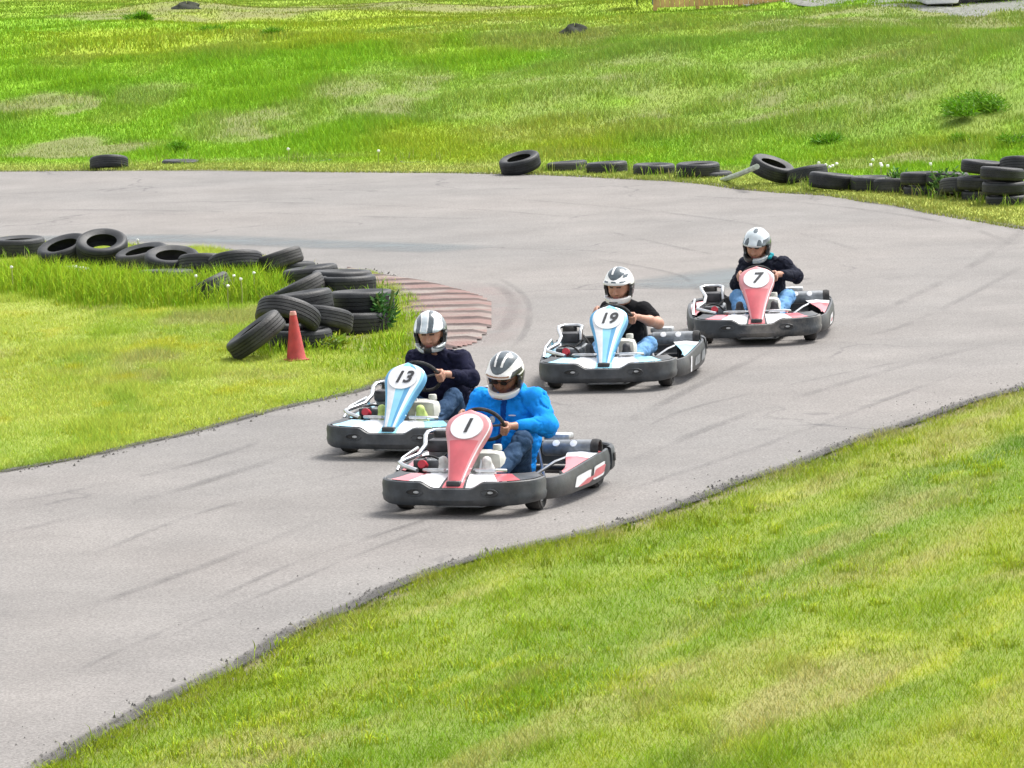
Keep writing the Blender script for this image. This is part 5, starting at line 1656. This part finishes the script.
plant('weed', at(386, 331, .03), .15, .15, .40, 420, .085, (0.050, 0.155, 0.030), 5, 'dark leafy weed growing against the wide bright-rimmed tyre', 'weed', narrow=.28)
plant('weed', at(336, 350, .03), .18, .18, .11, 200, .07, (0.24, 0.34, 0.03), 6, 'pale sprawling weed on the ground right of the red cone', 'weed', narrow=.3)
for px_, py_, rx_, h_, sd_, lab in ((944, 197, .26, .34, 11, 'leafy weed in front of the weedy double stack of tyres'), (897, 190, .20, .26, 12, 'leafy weed between the single blocky tyre and the double stack'), (963, 198, .18, .30, 13, 'leafy weed at the foot of the left column of the pile'),
                                    (858, 190, .15, .14, 14, 'low weed beside the single blocky tyre')):
    plant('weed', at(px_, py_, .03), rx_, rx_, h_, 260, .09, (0.075, 0.185, 0.030), sd_, lab, 'weed', narrow=.3)
for px_, py_, wpx, hpx, col_, sd_, lab in (
    (973, 114, 74, 26, (0.13, 0.30, 0.010), 21, 'rounded green shrub on the mound at the right'),
    (962, 144, 30, 12, (0.13, 0.30, 0.010), 22, 'low shrub under the mound above the tyre pile'),
    (1012, 146, 30, 16, (0.13, 0.30, 0.010), 23, 'green clump at the right picture edge above the tyre pile'),
    (828, 142, 34, 10, (0.13, 0.30, 0.010), 24, 'low green clump above the bright sloping tyre'),
    (138, 20, 22, 7, (0.13, 0.30, 0.010), 25, 'small dark tuft of plants at the top left of the slope'),
    (272, 36, 22, 7, (0.13, 0.30, 0.010), 26, 'dark tuft of plants in the grass, right of two others'),
    (214, 33, 26, 7, (0.13, 0.30, 0.010), 27, 'dark tuft of plants in the grass between two others'),
    (178, 152, 22, 12, (0.13, 0.30, 0.010), 28, 'dark green clump on the slope above the sunken tyre'),
):
    c = ground(px_, py_); s_ = FOC / c.y; rx_ = wpx / s_ / 2
    plant('shrub', c + Vector((0, 0, -.05)), rx_, rx_ * 1.3, hpx / s_ * .9, 5200 if wpx > 60 else 2200, 7.0 / s_, col_, sd_, lab, 'shrub', narrow=.13, stems=2)

# ------------------------------------------------------------------ dandelion clocks
M_clock = mat('dandelion_down', (0.74, 0.74, 0.70), rough=1.0, noise=.1); M_dst = mat('dandelion_stem', (0.28, 0.30, 0.09), rough=.7)
DL = 'white dandelion clock on a bare stem in the grass by the tyres'
b_ = MB()
dst = MB().tube([(0, 0, 0), (.008, .004, .17), (.0, 0, .33)], .006, 5).mesh('stem', M_dst)
bm = bmesh.new(); bmesh.ops.create_icosphere(bm, subdivisions=2, radius=.024)
for v in bm.verts: v.co *= random.uniform(.75, 1.15)
hd = bpy.data.meshes.new('seed_head'); bm.to_mesh(hd); bm.free(); hd.materials.append(M_clock)
hd.polygons.foreach_set('use_smooth', [True] * len(hd.polygons))
for px_, py_ in ((819, 163), (826, 165), (833, 166), (837, 164), (873, 160), (871, 165), (882, 166), (888, 166), (881, 164), (931, 164), (830, 167), (235, 276), (229, 286), (255, 273), (197, 276), (242, 279), (13, 267), (139, 240), (289, 149), (379, 151)):
    far_ = py_ < 200
    g_ = ground(px_, py_ + (14 if far_ else 26))
    dd = ray(px_, py_); z_ = (O + dd * (g_.y / dd.y)).z
    o = empty('dandelion', g_); tag(o, DL if not far_ else 'white dandelion clock on a bare stem at the foot of the far bank', 'dandelion', 'dandelion clocks by the near tyres' if not far_ else 'dandelion clocks on the far bank')
    k_ = max(.15, (z_ - g_.z) / .33)
    s1 = link('stem', dst, o); s1.scale = (1.0, 1.0, k_)
    s2 = link('seed_head', hd, o); s2.location = (0, 0, .33 * k_); s2.scale = (1.0 if far_ else .72,) * 3
    o.rotation_euler = (0, 0, random.uniform(0, 6))

# ------------------------------------------------------------------ top edge: fence, hedge, cart, car, gravel
M_wood = mat('orange_brown_boards', (0.70, 0.42, 0.20), rough=.75, noise=.2, nscale=3)
c = ground(719, 7.5); s_ = FOC / c.y; Lf = 127 / s_; z0 = c.z
fe = empty('wooden_fence', (c.x, c.y, z0)); tag(fe, 'orange-brown board fence panel at the top edge of the field', 'fence')
b = MB(); nb_ = 26
for i in range(nb_):
    b.box((-Lf / 2 + Lf * (i + .5) / nb_, random.uniform(-.004, .004), .95), (Lf / nb_ - .012, .022, 1.8), .004)
b.build('board_panel', M_wood, fe)
for i in range(4): MB().box((-Lf / 2 + Lf * i / 3, .07, .95), (.09, .09, 1.95), .008).build('post', M_wood, fe)
for zz_ in (.4, 1.5): MB().box((0, .035, zz_), (Lf, .04, .09), .006).build('rail', M_wood, fe)
M_bpost = mat('blue_grey_post', (0.10, 0.16, 0.22), rough=.6, noise=.2)
pb = ground(653, 5.2); MB().box((pb.x, c.y + .15, z0 + .95), (.16, .16, 1.7), .02).build('post', M_bpost)
tag(bpy.data.objects['post.004'] if 'post.004' in bpy.data.objects else bpy.data.objects['post'], 'blue grey post at the left end of the board fence', 'post')
hb = ground(636, 4.5); plant('hedge', Vector((hb.x, c.y + 1.2, z0 + .12)), .45, .5, 1.4, 1500, .12, (0.030, 0.055, 0.020), 40, 'dark hedge left of the board fence at the top edge', 'hedge', narrow=.6)

M_vw = mat('white_vehicle_paint', (0.90, 0.90, 0.90), rough=.3, noise=.05, coat=.5); M_vd = mat('dark_vehicle_paint', (0.020, 0.025, 0.032), rough=.25, noise=.1, coat=.6)
M_glass = mat('vehicle_glass', (0.03, 0.04, 0.05), rough=.08, noise=.1); M_grv = mat('grey_gravel', (0.165, 0.17, 0.15), rough=.95, noise=.3, nscale=9, bump=.6, bscale=14)
c = ground(942, 7.2); s_ = FOC / c.y
ct_ = empty('trailer', c); tag(ct_, 'small white trailer parked on the gravel at the top right', 'trailer')
wT = 34 / s_
b = MB(); b.box((0, .9, .50), (wT, 1.9, .88), .06); b.box((-.02, -.02, .22), (wT * .98, .12, .10), .02); b.build('body', M_vw, ct_)
MB().box((0, .9, 1.12), (wT * 1.02, 1.95, .16), .05).build('lid', M_vw, ct_)
for x_ in (-wT * .32, wT * .48):
    w = link('wheel', None, ct_); w.location = (x_, .35, .22); w.rotation_euler = (0, R(90), 0)
    MB().lathe(tyre_prof(.22, .13, .13), 28, closed=True).build('tyre', M_dark, w); MB().lathe([(0, -.03), (.13, -.05), (.13, .05), (0, .03)], 20).build('rim', M_alu, w)
b = MB(); b.tube([(0, 0, .3), (-wT * .9, -.1, .28)], .03); b.build('drawbar', M_steel, ct_)
c2 = ground(1026, 1.0)
cr = empty('parked_car', c2 + Vector((0, 1.2, -.05)), R(8)); tag(cr, 'dark parked car behind the gravel at the top right corner', 'car')
sx = [(-2.1, .35), (-2.12, .62), (-1.95, .78), (-1.1, .86), (-.55, 1.32), (.6, 1.40), (1.25, 1.30), (1.85, .92), (2.1, .86), (2.14, .45), (2.05, .28), (-2.0, .26)]
b = MB()
secs = []
for yy, k_ in ((-.82, .93), (-.78, .97), (-.5, 1.0), (.5, 1.0), (.78, .97), (.82, .93)):
    secs.append([(x_ * (1 if z_ < .9 else .97), yy * (1.0 if z_ < .95 else .80), .26 + (z_ - .26) * k_) for x_, z_ in sx])
b.loft(secs, closed=True, caps=True); b.build('body', M_vd, cr)
for yy in (-1, 1):
    MB().prism([(-.95, yy * .73, .93), (-.48, yy * .66, 1.27), (.55, yy * .655, 1.31), (1.35, yy * .70, .99)], (0, yy * .015, 0)).build('window', M_glass, cr)
    for xx in (-1.3, 1.35):
        w = link('wheel', None, cr); w.location = (xx, yy * .76, .31); w.rotation_euler = (R(90), 0, 0)
        MB().lathe(tyre_prof(.31, .20, .19), 32, closed=True).build('tyre', M_dark, w); MB().lathe([(0, -.06), (.12, -.07), (.19, -.05), (.19, .05), (.12, .07), (0, .06)], 22).build('rim', M_alu, w)
# gravel yard laid over the field
gp = [ground(*q) for q in ((790, 4), (860, 7), (930, 13), (1000, 19), (1060, 22))]
gx0, gx1 = gp[0].x - 1, gp[-1].x + 25
xs = np.linspace(gx0, gx1, 60); yb = np.interp(xs, [q.x for q in gp], [q.y for q in gp]) + 1.2 * (vnoise(xs * 1.3, xs * 0, 120) - .5)
V = []; 
for i in range(14):
    yy = yb + (i / 13) ** 1.3 * 60
    V.append(np.c_[xs, yy, zt(xs, yy) + .012 + .02 * fbm(xs * 2, yy * 2, 3, 121) + np.where(i == 0, -.03, 0)])
V = np.concatenate(V); ii = (np.arange(13)[:, None] * 60 + np.arange(59)[None, :]).ravel()
Q = np.c_[ii, ii + 1, ii + 61, ii + 60]
tag(link('gravel_yard', np_mesh('gravel_yard', V, Q.ravel(), np.full(len(Q), 4), [M_grv])), kind='structure')
